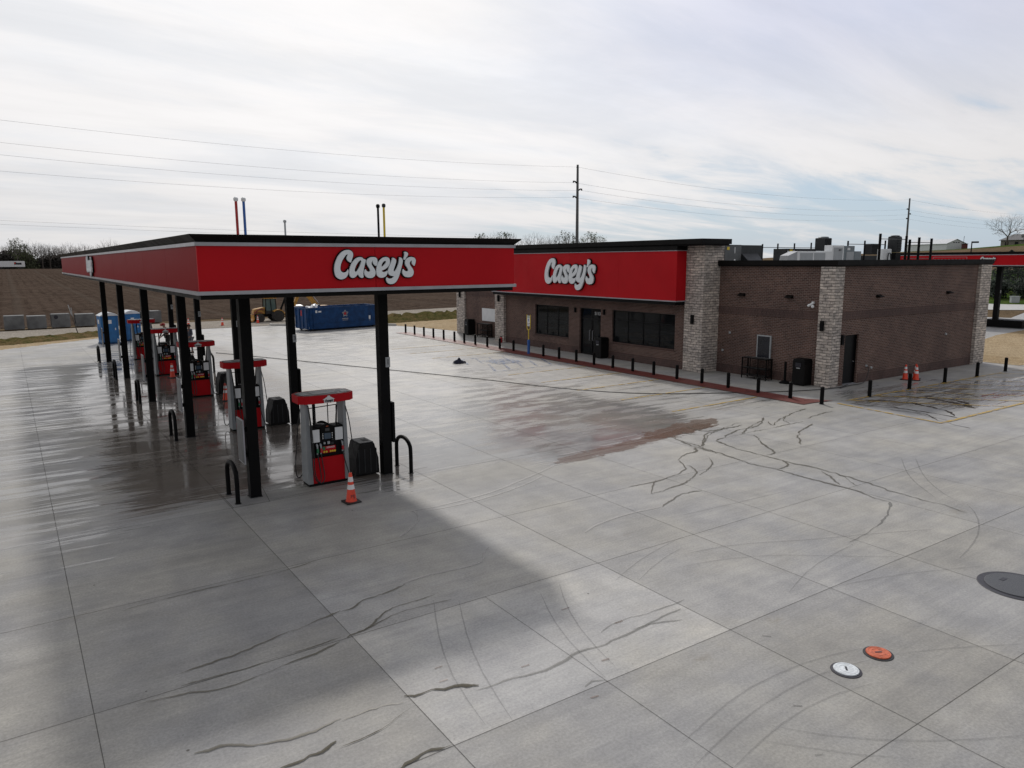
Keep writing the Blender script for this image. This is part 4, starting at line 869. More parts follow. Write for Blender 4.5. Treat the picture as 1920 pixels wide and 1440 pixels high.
B = Off(a); B.lathe((37.53, 24.8, 6.68), [(.27, 0), (.28, .03), (.24, .07), (.1, .08)]); B.build('fan_guard', M_mgrey, smooth=True)
B = Off(a); B.box(37.1, 37.9, 24.45, 25.15, RZ, 5.96); B.build('base_frame', M_black)
a = runit('rooftop_air_handler', [(35.9, 38.68, 26, 26.8, RZ, 6.12)], M_dgrey, 'long low dark air handler with yellow sticker behind the white ventilation unit', 'air handler'); louvres(a, 36.7, 38.6, 26, 5.5, 6.0, 6)
B = Off(a); B.box(36.25, 36.5, 25.98, 25.995, 5.88, 6.07); B.build('sticker', M_yellow); B = Off(a); B.box(36.05, 36.15, 25.98, 25.995, 5.8, 6.0); B.box(36.6, 36.65, 25.98, 25.995, 5.7, 6.05); B.build('white_label', M_white)
a = runit('compressor_rack', [(39.4, 40.9, 23.5, 23.95, RZ, 5.72), (40.1, 40.95, 23.5, 23.9, 5.78, 6.37)], M_dgrey, 'dark louvred compressor rack left of the tallest post', 'compressor'); louvres(a, 40.14, 40.9, 23.5, 5.82, 6.33, 7)
a = runit('gas_meter_cabinet', [(37.75, 38.57, 21.5, 21.8, RZ, 6.04)], M_white, 'white box with pipework between the tall black posts', 'cabinet')
B = Off(a); B.tube([(38.1, 21.42, 5.0), (38.1, 21.42, 5.8), (38.35, 21.42, 5.85), (38.4, 21.42, 5.5)], .03, 8, 1); B.tube([(37.8, 21.42, 5.35), (38.5, 21.42, 5.35)], .025); B.build('pipework', M_dgrey, smooth=True)
a = thing('condenser', (42.0, 23.25, RZ), 'tall dark rounded condenser in front of the far utility pole', 'condenser')
B = Off(a); B.box(41.72, 42.31, 23, 23.55, 5.9, 6.80); B.build('housing', M_dgrey, bevel=.10, smooth=True); louvres(a, 41.8, 42.24, 23, 5.98, 6.7, 8); B = Off(a); B.lathe((42.02, 23.27, 6.80), [(.22, 0), (.24, .03), (.1, .05)]); B.build('fan_guard', M_dgrey)
B = Off(a); B.box(41.75, 42.28, 23.02, 23.5, RZ, 5.88); B.build('base_frame', M_black)
def railing(lab, y, posts, rails, r=.045):
    o = thing('roof_railing', (posts[0][0], y, RZ), lab, 'railing')
    for x, z in posts: B = Off(o); B.cyl((x, y, RZ), (x, y, z), r, n=10); B.build('post', M_black, smooth=True)
    for x0, x1, z in rails: B = Off(o); B.cyl((x0, y+.05, z), (x1, y+.05, z), .018, n=6); B.build('rail', M_galv)
railing('black posts with thin rail behind the dark air handler', 27.8, [(36.23, 6.41), (37.63, 6.45), (39.2, 6.48), (40.85, 6.53)], [(36.23, 42.3, 6.22)])
railing('three short black posts above the blue grey cabinet', 23.5, [(37.80, 6.50), (39.40, 6.53), (41.45, 6.56)], [(37.8, 41.45, 6.33)])
railing('row of tall black posts rising at the right end of the roof', 20.5, [(35.67, 6.75), (38.08, 6.67), (38.42, 6.50), (39.32, 6.62), (40.56, 6.58)], [(35.67, 38.08, 6.50), (38.08, 40.56, 6.36), (37.9, 40.56, 5.55)], .062)

# ================================================================== TRUCK CANOPY behind the store
tcn = thing('truck_canopy', (67.5, 27, 0), 'second red canopy seen behind the right end of the store', 'canopy')
B = Off(tcn); B.box(65, 65.05, 8, 37, 5.02, 5.80); B.box(65.051, 70, 8, 8.05, 5.02, 5.80); B.build('fascia_panel', M_red)
B = Off(tcn); B.ring(65, 70, 8, 37, [(-.05, 5.80), (.03, 5.80), (.03, 5.86), (-.05, 5.86)]); B.ring(65, 70, 8, 37, [(-.05, 4.95), (.03, 4.95), (.03, 5.02), (-.05, 5.02)]); B.build('silver_trim', M_silver)
B = Off(tcn); B.ring(65, 70, 8, 37, [(-.2, 5.86), (.02, 5.86), (.13, 5.98), (.13, 6.06), (-.2, 6.06)]); B.build('cornice', M_cornice)
B = Off(tcn); B.box(65.15, 69.85, 8.15, 36.85, 4.86, 4.95); B.box(65.2, 69.8, 8.2, 36.8, 5.7, 5.76); B.build('roof_deck', M_cornice)
for x in (66.9,):
    for y in (14, 28.05):
        B = Off(tcn); B.box(x, x+.36, y, y+.36, .05, 4.86); c = B.build('column', M_black); B = Off(tcn); B.box(x+.10, x+.28, y-.012, y-.002, 2.75, 3.0); pl = B.build('number_plate', M_grey, c)
put_sign(tcn, frame_mX(64.99, 28.85, 5.45), 1.1, .05, .02)
B = Off(tcn)
for z in (5.40, 5.66): B.box(64.985, 64.995, 29.9, 32.6, z, z+.02)
for y in (29.9, 32.58): B.box(64.985, 64.995, y, y+.02, 5.42, 5.66)
for i in range(9): B.box(64.985, 64.995, 30.1+i*.28, 30.27+i*.28, 5.47, 5.50)
B.build('clearance_marking', M_silver)
o = thing('fuel_cabinet', (67.6, 27.6, 0), 'low black cabinet at the foot of the truck canopy column', 'cabinet')
B = Off(o); B.box(66.7, 68.3, 26.1, 28.9, .05, .62); B.build('housing', M_black, bevel=.03); B = Off(o); B.box(66.4, 68.6, 25.9, 29.3, .0, .05); B.build('plinth', M_dgrey)

# ================================================================== FORECOURT OBJECTS (prototypes are built about their own base, facing -Y)
def make_dispenser():
    o = thing('fuel_dispenser', (0, 0, 0), '', 'fuel pump', 'fuel pumps under the canopy')
    hw, hd = .50, .21
    B = MB(); B.box(-hw+.075, hw-.075, -hd-.012, hd+.012, .06, .70); body = B.build('lower_panel', M_red, o, bevel=.008)
    B = MB(); B.box(-hw-.02, hw+.02, -hd-.02, hd+.02, 0, .06); B.build('base', M_black, o)
    B = MB(); B.box(-hw+.075, hw-.075, -hd+.02, hd-.02, .705, 1.46); hd_ = B.build('head', M_black, o, bevel=.01)
    for s in (-1, 1):
        B = MB()
        # tapering side column, wider at the foot, facing both ways
        B.hexa([(s*hw-.09 if s > 0 else -hw-.04, -hd-.04, .06), (s*hw+.04 if s > 0 else -hw+.09, -hd-.04, .06), (s*hw+.04 if s > 0 else -hw+.09, hd+.04, .06), (s*hw-.09 if s > 0 else -hw-.04, hd+.04, .06)],
               [(s*hw-.06 if s > 0 else -hw-.02, -hd+.02, 2.16), (s*hw+.02 if s > 0 else -hw+.06, -hd+.02, 2.16), (s*hw+.02 if s > 0 else -hw+.06, hd-.02, 2.16), (s*hw-.06 if s > 0 else -hw-.02, hd-.02, 2.16)])
        c = B.build('side_column', mat('pump side grey', (.25, .268, .285), .4, var=.06), o, bevel=.02)
    # crown: bowed red band with a recessed top
    def plan(k, g=0.):
        n = 10; L, Dp = .70*k, .33
        front = [(-L+2*L*i/n, -(Dp-g)-.09*(1-(2*i/n-1)**2)+(.10 if i in (0, n) else 0)) for i in range(n+1)]
        return [(x*(1-g*.8), y) for x, y in front]+[(-x*(1-g*.8), -y) for x, y in front]
    P = plan(1.); B = MB(); B.prism(P, 2.10, 2.30); cr = B.build('crown', M_red, o, bevel=.012)
    Pi = plan(1., .07); B = MB(); B.prism([(x, y) for x, y in Pi], 2.30, 2.303); B.build('crown_top', M_greyfill, cr)
    for x0, x1 in ((-.60, -.42), (-.30, .30), (.42, .60)): B = MB(); B.box(x0, x1, -.21, .21, 2.304, 2.31); B.build('top_panel', M_grey, cr)
    for sy in (-1, 1):
        R = Matrix.Identity(4) if sy < 0 else Matrix.Rotation(PI, 4, 'Z')
        def pb(): b = MB(); b.M = R; return b
        B = pb(); B.extr([(-.12, 2.115), (.12, 2.115), (.12, 2.19), (.155, 2.19), (.03, 2.262), (.03, 2.285), (-.03, 2.285), (-.03, 2.262), (-.155, 2.19), (-.12, 2.19)], 'y', -.442, -.425); em = B.build('barn_emblem', M_white, cr)
        ms = [f for f, b in script_sign(Matrix.Identity(4), .20, .004, .004)]
        me = join_meshes(ms); me.transform(R @ frame_mY(-.10, -.444, 2.155)); mesh_obj('emblem_lettering', me, M_digit, em)
        # instrument face
        def pb(): b = MB(); b.M = R @ Matrix.Translation((0, .05, 0)); return b
        B = pb(); n = 10; arch = [(-.17, 1.20)]+[(-.17+.34*i/n, 1.47+.075*math.sin(PI*i/n)) for i in range(n+1)]+[(.17, 1.20)]
        B.extr(arch, 'y', -.275, -.24); ip = B.build('instrument_panel', M_black, o, bevel=.006)
        B = pb(); B.box(-.055, .055, -.283, -.276, 1.36, 1.43); B.build('display', M_greyfill, ip)
        B = pb(); B.box(-.085, .085, -.285, -.276, 1.16, 1.31); B.build('screen', M_screen, ip)
        B = pb(); B.box(-.03, .03, -.282, -.276, 1.475, 1.49); B.build('indicator', mat('orange lamp lens', (.6, .12, .04), .3), ip)
        B = pb()
        for sx in (-1, 1):
            for k in range(4): B.box(sx*.12-.01, sx*.12+.01, -.282, -.276, 1.17+k*.04, 1.19+k*.04)
        B.build('side_keys', M_white, ip)
        for sx in (-1, 1): B = pb(); B.box(sx*.30-.10, sx*.30+.10, -.275, -.252, 1.10, 1.42); B.build('notice_frame', M_white, o, bevel=.006)
        B = pb(); B.box(-.10, -.055, -.262, -.24, 1.03, 1.08); B.box(.0, .06, -.262, -.24, 1.02, 1.09); B.build('keypad', M_grey, o)
        B = pb(); B.box(.09, .16, -.262, -.24, 1.0, 1.06); B.box(.11, .17, -.262, -.24, 1.10, 1.14); B.build('card_reader', M_dgrey, o)
        B = pb(); B.box(-.14, .20, -.266, -.24, .80, .97); gs = B.build('grade_strip', M_red, o)
        B = pb(); B.box(-.14, -.07, -.272, -.266, .88, .965); B.build('green_label', M_green, gs)
        for x in (-.10, -.04, .065, .12, .175): B = pb(); B.cyl((x, -.266, .835), (x, -.276, .835), .026, n=14); B.build('grade_button', M_yellow, gs)
        B = pb()
        for z in (.92, .945): B.box(-.04, .18, -.2672, -.266, z, z+.01)
        B.build('price_digits', M_white, gs)
        for k, (x, cm_) in enumerate(((-.28, M_green), (-.19, M_redext), (.37, M_redext))):
            B = pb(); B.tube([(x, -.25, 1.06), (x, -.30, 1.02), (x, -.31, .90), (x, -.285, .80)], [.012, .02, .028, .02], 8, 1); nz = B.build('nozzle', M_grey, o, smooth=True)
            B = pb(); B.box(x-.024, x+.024, -.345, -.285, .84, .95); B.build('nozzle_grip', cm_, nz, bevel=.01)
        # hoses: from the head of each column down past the panel and back up to the nozzles
        for pts in ([(-.455, -.27, 2.05), (-.45, -.34, 1.7), (-.43, -.37, 1.0), (-.46, -.40, .35), (-.34, -.43, .08), (-.24, -.40, .18), (-.26, -.34, .55), (-.28, -.30, .80)],
                    [(-.455, -.27, 2.05), (-.42, -.33, 1.6), (-.39, -.36, .9), (-.42, -.42, .3), (-.28, -.45, .06), (-.15, -.41, .2), (-.17, -.34, .5), (-.19, -.30, .80)],
                    [(.50, -.25, 1.95), (.56, -.33, 1.6), (.60, -.38, 1.0), (.66, -.42, .45), (.63, -.44, .10), (.50, -.42, .12), (.42, -.36, .45), (.37, -.30, .80)]):
            B = pb(); B.tube(pts, .013, 8, 2); B.build('hose', M_rubber, o, smooth=True)
    # hose rail between the columns, with its posts
    B = MB(); B.tube([(-.40, 0, 1.45), (-.40, 0, 1.93), (.33, 0, 1.96), (.33, 0, 1.45)], .014, 8); B.tube([(.12, .02, 1.46), (.12, .02, 2.10)], .013, 8); B.tube([(-.25, .02, 1.46), (-.25, .02, 2.10)], .026, 8); B.lathe((.12, .02, 2.03), [(.02, 0), (.035, .03), (.02, .06)]); B.build('hose_rail', M_black, o, smooth=True)
    B = MB(); B.lathe((-.12, 0, 1.46), [(.17, 0), (.17, .02), (.12, .05), (.02, .06)]); B.build('head_dome', M_dgrey, o, smooth=True)
    return o
d0 = make_dispenser()
dl = ['nearest pump with white barn emblem, beside the orange cone in front', 'second nearest pump, half hidden behind the front left column', 'third pump from the front, with looping hoses at its right side', 'fourth pump from the front, small orange cone standing before it', 'farthest pump under the canopy, in front of the blue portable toilets']
for i in range(5):
    d = d0 if i == 0 else copy_tree(d0)
    place(d, (6.28, 17.72+7.4465*i, 0), 0, dl[i])
# service bins between pump and right-hand column
def make_bin():
    o = thing('windshield_bin', (0, 0, 0), '', 'waste bin', 'squat dark bins beside the pumps')
    B = MB(); B.hexa([(-.30, -.36, .04), (.30, -.36, .04), (.30, .36, .04), (-.30, .36, .04)], [(-.30, -.36, .60), (.30, -.36, .60), (.30, .36, .60), (-.30, .36, .60)])
    B.v = []; B.f = []; B.mi = []
    prof = [(-.33, .03), (-.31, .45), (-.20, .86), (.20, .86), (.31, .45), (.33, .03)]
    B.extr(prof, 'y', -.34, .34); body = B.build('body', mat('ribbed black plastic', (.008, .008, .009), .55, var=.2, spec=.2), o, bevel=.03)
    B = MB(); B.box(-.19, .19, -.30, .30, .862, .885); lid = B.build('lid', M_dgrey, o, bevel=.008)
    B = MB(); B.box(-.01, .13, -.12, .12, .886, .890); B.build('opening', M_black, lid)
    B = MB()
    for i in range(4): B.box(-.24+i*.16-.012, -.24+i*.16+.012, -.352, -.34, .1, .72)
    B.build('rib', M_dgrey, o); return o
b0 = make_bin()
bl = ['squat dark bin between the nearest pump and the front right column', 'squat dark bin behind the nearest pump, beside the second right column', 'squat dark bin of the third island, mostly hidden behind a pump', 'squat dark bin of the fourth island', 'squat dark bin of the farthest island']
for i in range(5):
    o = b0 if i == 0 else copy_tree(b0); place(o, (7.36, 17.93+7.4465*i, 0), 0, bl[i])
# hoop guards
def make_hoop():
    o = thing('hoop_guard', (0, 0, 0), '', 'guard rail', 'black hoop guards at the ends of the pump islands')
    pts = [(0, -.43, 0), (0, -.43, .62)]+[(0, -.43*math.cos(a), .62+.27*math.sin(a)) for a in [PI*k/8 for k in range(1, 8)]]+[(0, .43, .62), (0, .43, 0)]
    B = MB(); B.tube(pts, .052, 12, 1); B.build('hoop', M_black, o, smooth=True)
    for y in (-.43, .43): B = MB(); B.cyl((0, y, .001), (0, y, .012), .075, n=16); B.build('foot_plate', M_dgrey, o)
    return o
h0 = make_hoop(); first = True
ordn = ['nearest', 'second', 'third', 'fourth', 'farthest']
for sx, x, side in ((-1, 3.97, 'left'), (1, 8.40, 'right')):
    for i in range(5):
        o = h0 if first else copy_tree(h0); first = False
        place(o, (x, 17.62+7.4465*i, 0), 0, 'black hoop guard at the %s end of the %s pump island' % (side, ordn[i]))
# traffic cones
def make_cone():
    o = thing('traffic_cone', (0, 0, 0), '', 'traffic cone', 'orange traffic cones')
    B = MB(); B.box(-.18, .18, -.18, .18, 0, .035); B.build('base', M_rubber, o, bevel=.015)
    B = MB(); B.lathe((0, 0, .03), [(.135, 0), (.118, .04), (.036, .66), (.030, .675)], 24); B.build('cone_body', M_orange, o, smooth=True)
    R = lambda z: .118+(.036-.118)*(z-.04)/.62
    for a, b_ in ((.29, .40), (.47, .58)): B = MB(); B.lathe((0, 0, .03), [(R(a)+.003, a), (R(b_)+.003, b_)], 24); B.build('collar', M_refl, o, smooth=True)
    return o
c0 = make_cone()
cl_ = [((6.17, 15.80), 'orange cone standing in front of the nearest pump', .05), ((6.30, 38.75), 'small orange cone in front of the fourth pump', .4), ((6.94, 30.9), 'orange cone half hidden behind the second pump', .2), ((7.94, 47.7), 'orange cone behind the fourth pump near the workers', .9),
       ((12.93, 69.6), 'leftmost of three far cones across the driveway mouth', .3), ((15.54, 68.6), 'middle one of three far cones across the driveway mouth', .1), ((18.84, 69.4), 'rightmost far cone in front of the backhoe', .7),
       ((34.08, 17.89), 'leftmost of three cones at the brick side wall', .2), ((34.30, 17.50), 'front cone of the pair at the brick side wall', .5), ((34.66, 17.72), 'rear cone of the pair at the brick side wall', .1)]
for i, (p, lab, rz) in enumerate(cl_):
    o = c0 if i == 0 else copy_tree(c0); place(o, (p[0], p[1], .003), rz, lab)
# scrawled letters on the nearest cone
me = text_mesh('MJ', .10, Matrix.Rotation(math.radians(-7), 4, 'X') @ frame_mY(0, 0, 0), .004); me.transform(Matrix.Translation((-.01, -.108, .165))); mesh_obj('scrawl', me, M_digit, c0)
ORD = ['first', 'second', 'third', 'fourth', 'fifth', 'sixth', 'seventh', 'eighth', 'ninth', 'tenth', 'eleventh', 'twelfth', 'thirteenth', 'fourteenth', 'fifteenth', 'sixteenth', 'seventeenth', 'eighteenth', 'nineteenth', 'twentieth', 'twenty-first', 'twenty-second', 'twenty-third', 'twenty-fourth']
# pipe bollards
def make_bollard():
    o = thing('bollard', (0, 0, 0), '', 'bollard', 'black pipe bollards around the store')
    B = MB(); B.cyl((0, 0, 0), (0, 0, .66), .075, n=18); B.lathe((0, 0, .66), [(.075, 0), (.06, .018), (.03, .03), (.005, .034)], 18); B.build('post', M_black, o, smooth=True)
    B = MB(); B.lathe((0, 0, .002), [(.095, 0), (.095, .012), (.078, .014)], 18); B.build('collar', M_dgrey, o); return o
bo = make_bollard(); n_ = 0
ys = [52.8, 51.25, 49.7, 48.2, 46.65, 45.1, 43.75, 42.3, 40.8, 39.3, 37.75, None, 34.65, 33.15, 31.6, 30.1, 28.6, 27.12, 25.65, 24.13, 22.61, 21.12, 19.55, 18.0, 16.6]
desc = {0: 'farthest bollard left of the store, beside the straw ground', 10: 'bollard just left of the blue sign post', 12: 'bollard just right of the blue sign post', 14: 'bollard in front of the store door', 24: 'corner bollard at the end of the red kerb'}
m_ = len(ys)
for i, y in enumerate(ys):
    if y is None: continue
    o = bo if n_ == 0 else copy_tree(bo); n_ += 1
    lab = desc.get(i) or ('%s black bollard on the red kerb from its far left end' % ORD[i] if i < 12 else '%s black bollard on the red kerb back from the corner bollard' % ORD[m_-2-i])
    place(o, (25.66, y, 0), 0, lab)
for i, x in enumerate((28.64, 31.69, 34.69, 37.72, 40.65)):
    o = copy_tree(bo); place(o, (x, 16.42, 0), 0, ['bollard in front of the dark service door', 'bollard in front of the three cones', 'middle bollard along the brick side wall', 'bollard before the far stone pier', 'last bollard at the right end, beside the straw ground'][i])
# accessible parking sign
o = thing('parking_sign', (25.6, 36.05, 0), 'yellow framed accessible parking sign on a blue pipe base', 'sign')
B = MB(); B.cyl((0, 0, 0), (0, 0, .84), .085, n=18); B.lathe((0, 0, .84), [(.085, 0), (.05, .03), (.01, .04)], 18); B.build('base_post', M_bluepaint, o, smooth=True)
B = MB(); B.cyl((0, 0, .85), (0, 0, 1.45), .028, n=12); B.build('pole', M_yellow, o, smooth=True)
B = MB(); B.tube([(0, -.17, 2.36), (0, -.17, 1.60), (0, -.12, 1.48), (0, 0, 1.45), (0, .12, 1.48), (0, .17, 1.60), (0, .17, 2.36)], .024, 8, 1); fr = B.build('frame', M_yellow, o, smooth=True)
B = MB(); B.box(-.012, .012, -.13, .13, 1.86, 2.30); sg = B.build('sign_plate', M_white, o)
B = MB(); B.box(-.016, -.012, -.055, .05, 1.96, 2.12); B.build('symbol_panel', M_bluepaint, sg)
B = MB(); B.cyl((-.016, .01, 2.10), (-.018, .01, 2.10), .014, n=10); B.tube([(-.018, .0, 2.08), (-.018, -.005, 2.035), (-.018, -.035, 2.03)], .007, 6); B.tube([(-.018, .02, 2.05), (-.018, .025, 2.0), (-.018, -.01, 1.975), (-.018, -.04, 2.0)], .006, 6, 1); B.build('wheelchair_symbol', M_white, sg)
me = join_meshes([text_mesh('RESERVED', .05, frame_mX(-.016, 0, 2.245)), text_mesh('PARKING', .05, frame_mX(-.016, 0, 2.19))]); mesh_obj('lettering', me, M_green, sg)
B = MB(); B.box(-.012, .012, -.12, .12, 1.68, 1.83); s2 = B.build('lower_plate', M_white, o)
me = text_mesh('VAN', .08, frame_mX(-.014, 0, 1.755)); mesh_obj('lettering', me, M_bluepaint, s2)
# litter bins at the wall
def make_can():
    o = thing('litter_bin', (0, 0, 0), '', 'waste bin', 'tall dark litter bins along the store wall')
    B = MB(); B.box(-.30, .30, -.30, .30, .03, 1.02); B.build('body', M_dgrey if False else mat('bronze black panel', (.007, .0065, .007), .5, spec=.15), o, bevel=.03)
    B = MB(); B.hexa([(-.31, -.31, 1.02), (.31, -.31, 1.02), (.31, .31, 1.02), (-.31, .31, 1.02)], [(-.27, -.27, 1.19), (.27, -.27, 1.19), (.27, .27, 1.19), (-.27, .27, 1.19)]); hd = B.build('hood', M_black, o, bevel=.03)
    B = MB(); B.box(-.318, -.298, -.14, .14, .84, 1.02); B.build('opening', M_digit, o); B = MB(); B.box(-.308, -.300, -.09, .09, .76, .80); B.build('label_plate', M_grey, o)
    return o
k0 = make_can()
for i, (x, y, lab) in enumerate(((29.0, 19.78, 'tall dark litter bin beside the corner stone pier'), (28.0, 32.15, 'tall dark litter bin right of the store door'), (28.95, 48.45, 'tall dark litter bin at the far end of the store'))):
    o = k0 if i == 0 else copy_tree(k0); place(o, (x-.05, y, 0), 0, lab)
# propane cylinder cages
def make_rack():
    o = thing('bottle_rack', (0, 0, 0), '', 'rack', 'black wire racks against the store wall')
    L, Dd, H = 1.35, .42, 1.0
    B = MB()
    for x in (-Dd/2, Dd/2):
        for y in (-L/2, L/2): B.box(x-.02, x+.02, y-.02, y+.02, 0, H)
    for z in (.16, .50, H-.02):
        for x in (-Dd/2, Dd/2): B.box(x-.015, x+.015, -L/2+.02, L/2-.02, z-.015, z+.015)
        for y in (-L/2, L/2): B.box(-Dd/2+.02, Dd/2-.02, y-.015, y+.015, z-.015, z+.015)
    for y in (-L/6, L/6): B.box(-Dd/2-.014, -Dd/2+.014, y-.014, y+.014, .175, H-.035)
    B.build('frame', M_black, o)
    for z in (.18, .52, H): B = MB(); B.box(-Dd/2+.03, Dd/2-.03, -L/2+.03, L/2-.03, z-.003, z+.005); B.build('shelf', mat('dark mesh shelf', (.03, .03, .032), .6), o)
    B = MB()
    for i in range(22): y = -L/2+.05+i*(L-.1)/21; B.box(Dd/2-.006, Dd/2+.006, y-.005, y+.005, .18, H-.04)
    for i in range(7):
        for y in (-L/2, L/2): x = -Dd/2+.05+i*(Dd-.1)/6; B.box(x-.005, x+.005, y-.005, y+.005, .18, H-.04)
    B.build('wire_panel', M_black, o); return o
r0 = make_rack(); place(r0, (28.75, 22.05, 0), 0, 'black wire rack below the dark wall board')
o = copy_tree(r0); place(o, (28.85, 46.2, 0), 0, 'black wire rack below the white panel at the far end of the store')
o = thing('stand_base', (28.75, 20.5, 0), 'short black post on a round foot beside the litter bin', 'stand')
B = MB(); B.lathe((0, 0, 0), [(.24, 0), (.24, .05), (.10, .12), (.05, .14)], 20); B.build('foot', M_black, o, smooth=True); B = MB(); B.cyl((0, 0, .13), (0, 0, .98), .055, n=14); B.build('pole', M_black, o, smooth=True)
o = thing('fire_extinguisher', (27.75, 42.35, 0), 'small red fire extinguisher at the foot of the far stone pier', 'fire extinguisher')
B = MB(); B.lathe((0, 0, 0), [(.10, 0), (.11, .03), (.11, .30), (.05, .37), (.03, .39)], 16); B.build('cylinder', M_redext, o, smooth=True); B = MB(); B.box(-.02, .02, -.08, .08, .39, .45); B.tube([(0, .05, .42), (0, .14, .40), (0, .14, .15)], .014, 6, 1); B.build('valve', M_black, o)
# covers in the concrete
def cover(x, y, r, m, rim, lab, cat, slot, ang):
    o = thing('tank_cover', (x, y, .0), lab, cat)
    B = MB(); B.lathe((0, 0, .004), [(r*1.22, 0), (r*1.20, .006), (r*1.0, .008)], 40); B.build('rim', rim, o)
    B = MB(); B.lathe((0, 0, .013), [(r, 0), (r, .010), (r*.97, .016)], 40); pl = B.build('plate', m, o)
    if slot:
        B = MB(); ca, sa = math.cos(ang), math.sin(ang)
        B.hexa([(ca*a-sa*b_, sa*a+ca*b_, .030) for a, b_ in ((-.05, -.013), (.05, -.013), (.05, .013), (-.05, .013))], [(ca*a-sa*b_, sa*a+ca*b_, .033) for a, b_ in ((-.05, -.013), (.05, -.013), (.05, .013), (-.05, .013))]); B.build('slot', M_digit, pl)
        B = MB()
        for q in (.42, .72): B.ring(0, 0, 0, 0, [(0, 0)]) if False else None
        for q in (.55, .82):
            n = 40; vs = [(r*k*math.cos(2*PI*i/n), r*k*math.sin(2*PI*i/n), .0300+(.003 if j == 1 else 0)) for j, k in enumerate((q-.035, q, q+.035)) for i in range(n)]
            B._add(vs, [(j*n+i, j*n+(i+1) % n, (j+1)*n+(i+1) % n, (j+1)*n+i) for j in range(2) for i in range(n)])
        B.build('raised_ring', m, pl)
    return o
cover(8.945, 5.165, .165, M_covwhite, M_digit, 'round white tank cover sunk in the concrete, slot in its middle', 'cover', True, .75)
cover(9.715, 5.155, .165, M_covorange, M_dgrey, 'round orange tank cover sunk in the concrete beside the white one', 'cover', True, -.55)
o = cover(13.78, 5.02, .50, M_covdark, M_digit, 'large dark grey manhole cover cut by the right picture edge', 'manhole cover', False, 0)
B = MB(); B.box(-.03, .12, .22, .29, .030, .034); B.build('hand_hole', M_digit, o)
# hose and cloth on the ground
HOSE = [(36.43, 20.91), (32.76, 19.63), (30.58, 18.56), (29.32, 18.26), (26.97, 18.97), (24.3, 20.41), (21.42, 22.17), (19.6, 25.24), (18.17, 29.57), (16.23, 34.17), (13.96, 39.55), (11.86, 44.53), (10.35, 47.88)]
B = MB(); B.tube([(x, y, .022) for x, y in HOSE[2:]], .016, 8, 2)
tag(B.build('garden_hose', M_rubber, smooth=True), 'long black hose lying from the service door across the bays to the pumps', 'hose')
B = MB(); B.tube([(32.08, 18.58, .73), (32.0, 18.45, .6), (31.6, 18.35, .12), (31.2, 18.3, .03), (30.5, 18.4, .03), (29.4, 18.2, .03)], .016, 8, 2)
tag(B.build('hose_end', M_rubber, smooth=True), 'short hose hanging from the wall tap beside the service door', 'hose')
def cloth(x, y, s, m, lab):
    r = random.Random(3); bm = bmesh.new(); bmesh.ops.create_grid(bm, x_segments=22, y_segments=22, size=.5)
    for v in bm.verts:
        d = math.hypot(v.co.x, v.co.y); a = math.atan2(v.co.y, v.co.x)
        e = 1+.22*math.sin(3*a+1)+.12*math.sin(5*a)
        v.co.x *= s*e; v.co.y *= s*.6*e
        v.co.z = max(.0, .26*(1-d*1.7)+.05*math.sin(v.co.x*19+1)*math.cos(v.co.y*23)+r.uniform(-.02, .02)) if d < .47 else 0
    me = bpy.data.meshes.new('cloth_pile'); bm.to_mesh(me); bm.free(); me.materials.append(m); me.polygons.foreach_set('use_smooth', [True]*len(me.polygons))
    o = bpy.data.objects.new('cloth_pile', me); COL.objects.link(o); o.location = (x, y, .03); o.rotation_euler = (0, 0, -.6); return tag(o, lab, 'cloth')
cloth(20.1, 34.9, .62, M_navy, 'dark blue cloth heap lying on the wet concrete between bays')

# ================================================================== FAR SIDE OF THE LOT
def make_toilet():
    o = thing('portable_toilet', (0, 0, 0), '', 'portable toilet', 'blue portable toilets')
    B = MB(); B.box(-.55, .55, -.55, .55, .08, 1.93); sh = B.build('shell', M_blue, o, bevel=.04)
    B = MB(); B.box(-.58, .58, -.58, .58, 0, .08); B.build('skid', mat('dark blue base', (.01, .05, .13), .6), o)
    B = MB(); n = 10; B.extr([(-.58, 1.93)]+[(-.58+1.16*i/n, 1.96+.22*math.sin(PI*i/n)) for i in range(n+1)]+[(.58, 1.93)], 'y', -.58, .58); B.build('roof', mat('translucent white roof', (.62, .66, .70), .5), o, bevel=.02)
    B = MB(); B.box(-.40, .40, -.575, -.552, .14, 1.86); dr_ = B.build('door', M_blue, o, bevel=.01)
    B = MB(); B.box(-.10, .12, -.585, -.576, 1.40, 1.66); B.build('door_notice', M_white, dr_); B = MB(); B.box(.30, .36, -.60, -.576, .95, 1.1); B.build('latch', M_white, dr_)
    B = MB()
    for s in (-1, 1):
        for k in range(3): B.box(s*.553 if s > 0 else -.575, .575 if s > 0 else -.553, -.38+k*.28, -.20+k*.28, .3, 1.2)
    for s in (-1, 1): B.box(s*.47-.03, s*.47+.03, -.57, -.552, .1, 1.9)
    B.build('side_rib', M_blue, o)
    B = MB(); B.box(-.575, -.552, -.2, .15, 1.40, 1.68); B.build('side_notice', M_white, o); return o
t0 = make_toilet(); place(t0, (5.60, 58.2, 0), .12, 'blue portable toilet with white roof, the nearer left one')
o = copy_tree(t0); place(o, (7.15, 59.6, 0), .18, 'blue portable toilet half hidden behind the other one and a column')
o = thing('skip_container', (23.0, 60.2, 0), 'long dark blue waste skip with star emblem near the driveway', 'skip', rz=math.radians(9.5))
Ls, Ws, Hs = 3.36, 1.15, 1.86
B = MB(); B.extr([(-Ls+.10, .16), (Ls-.05, .16), (Ls, Hs), (-Ls, Hs)], 'y', -Ws, -Ws+.06); B.extr([(-Ls+.10, .16), (Ls-.05, .16), (Ls, Hs), (-Ls, Hs)], 'y', Ws-.06, Ws)
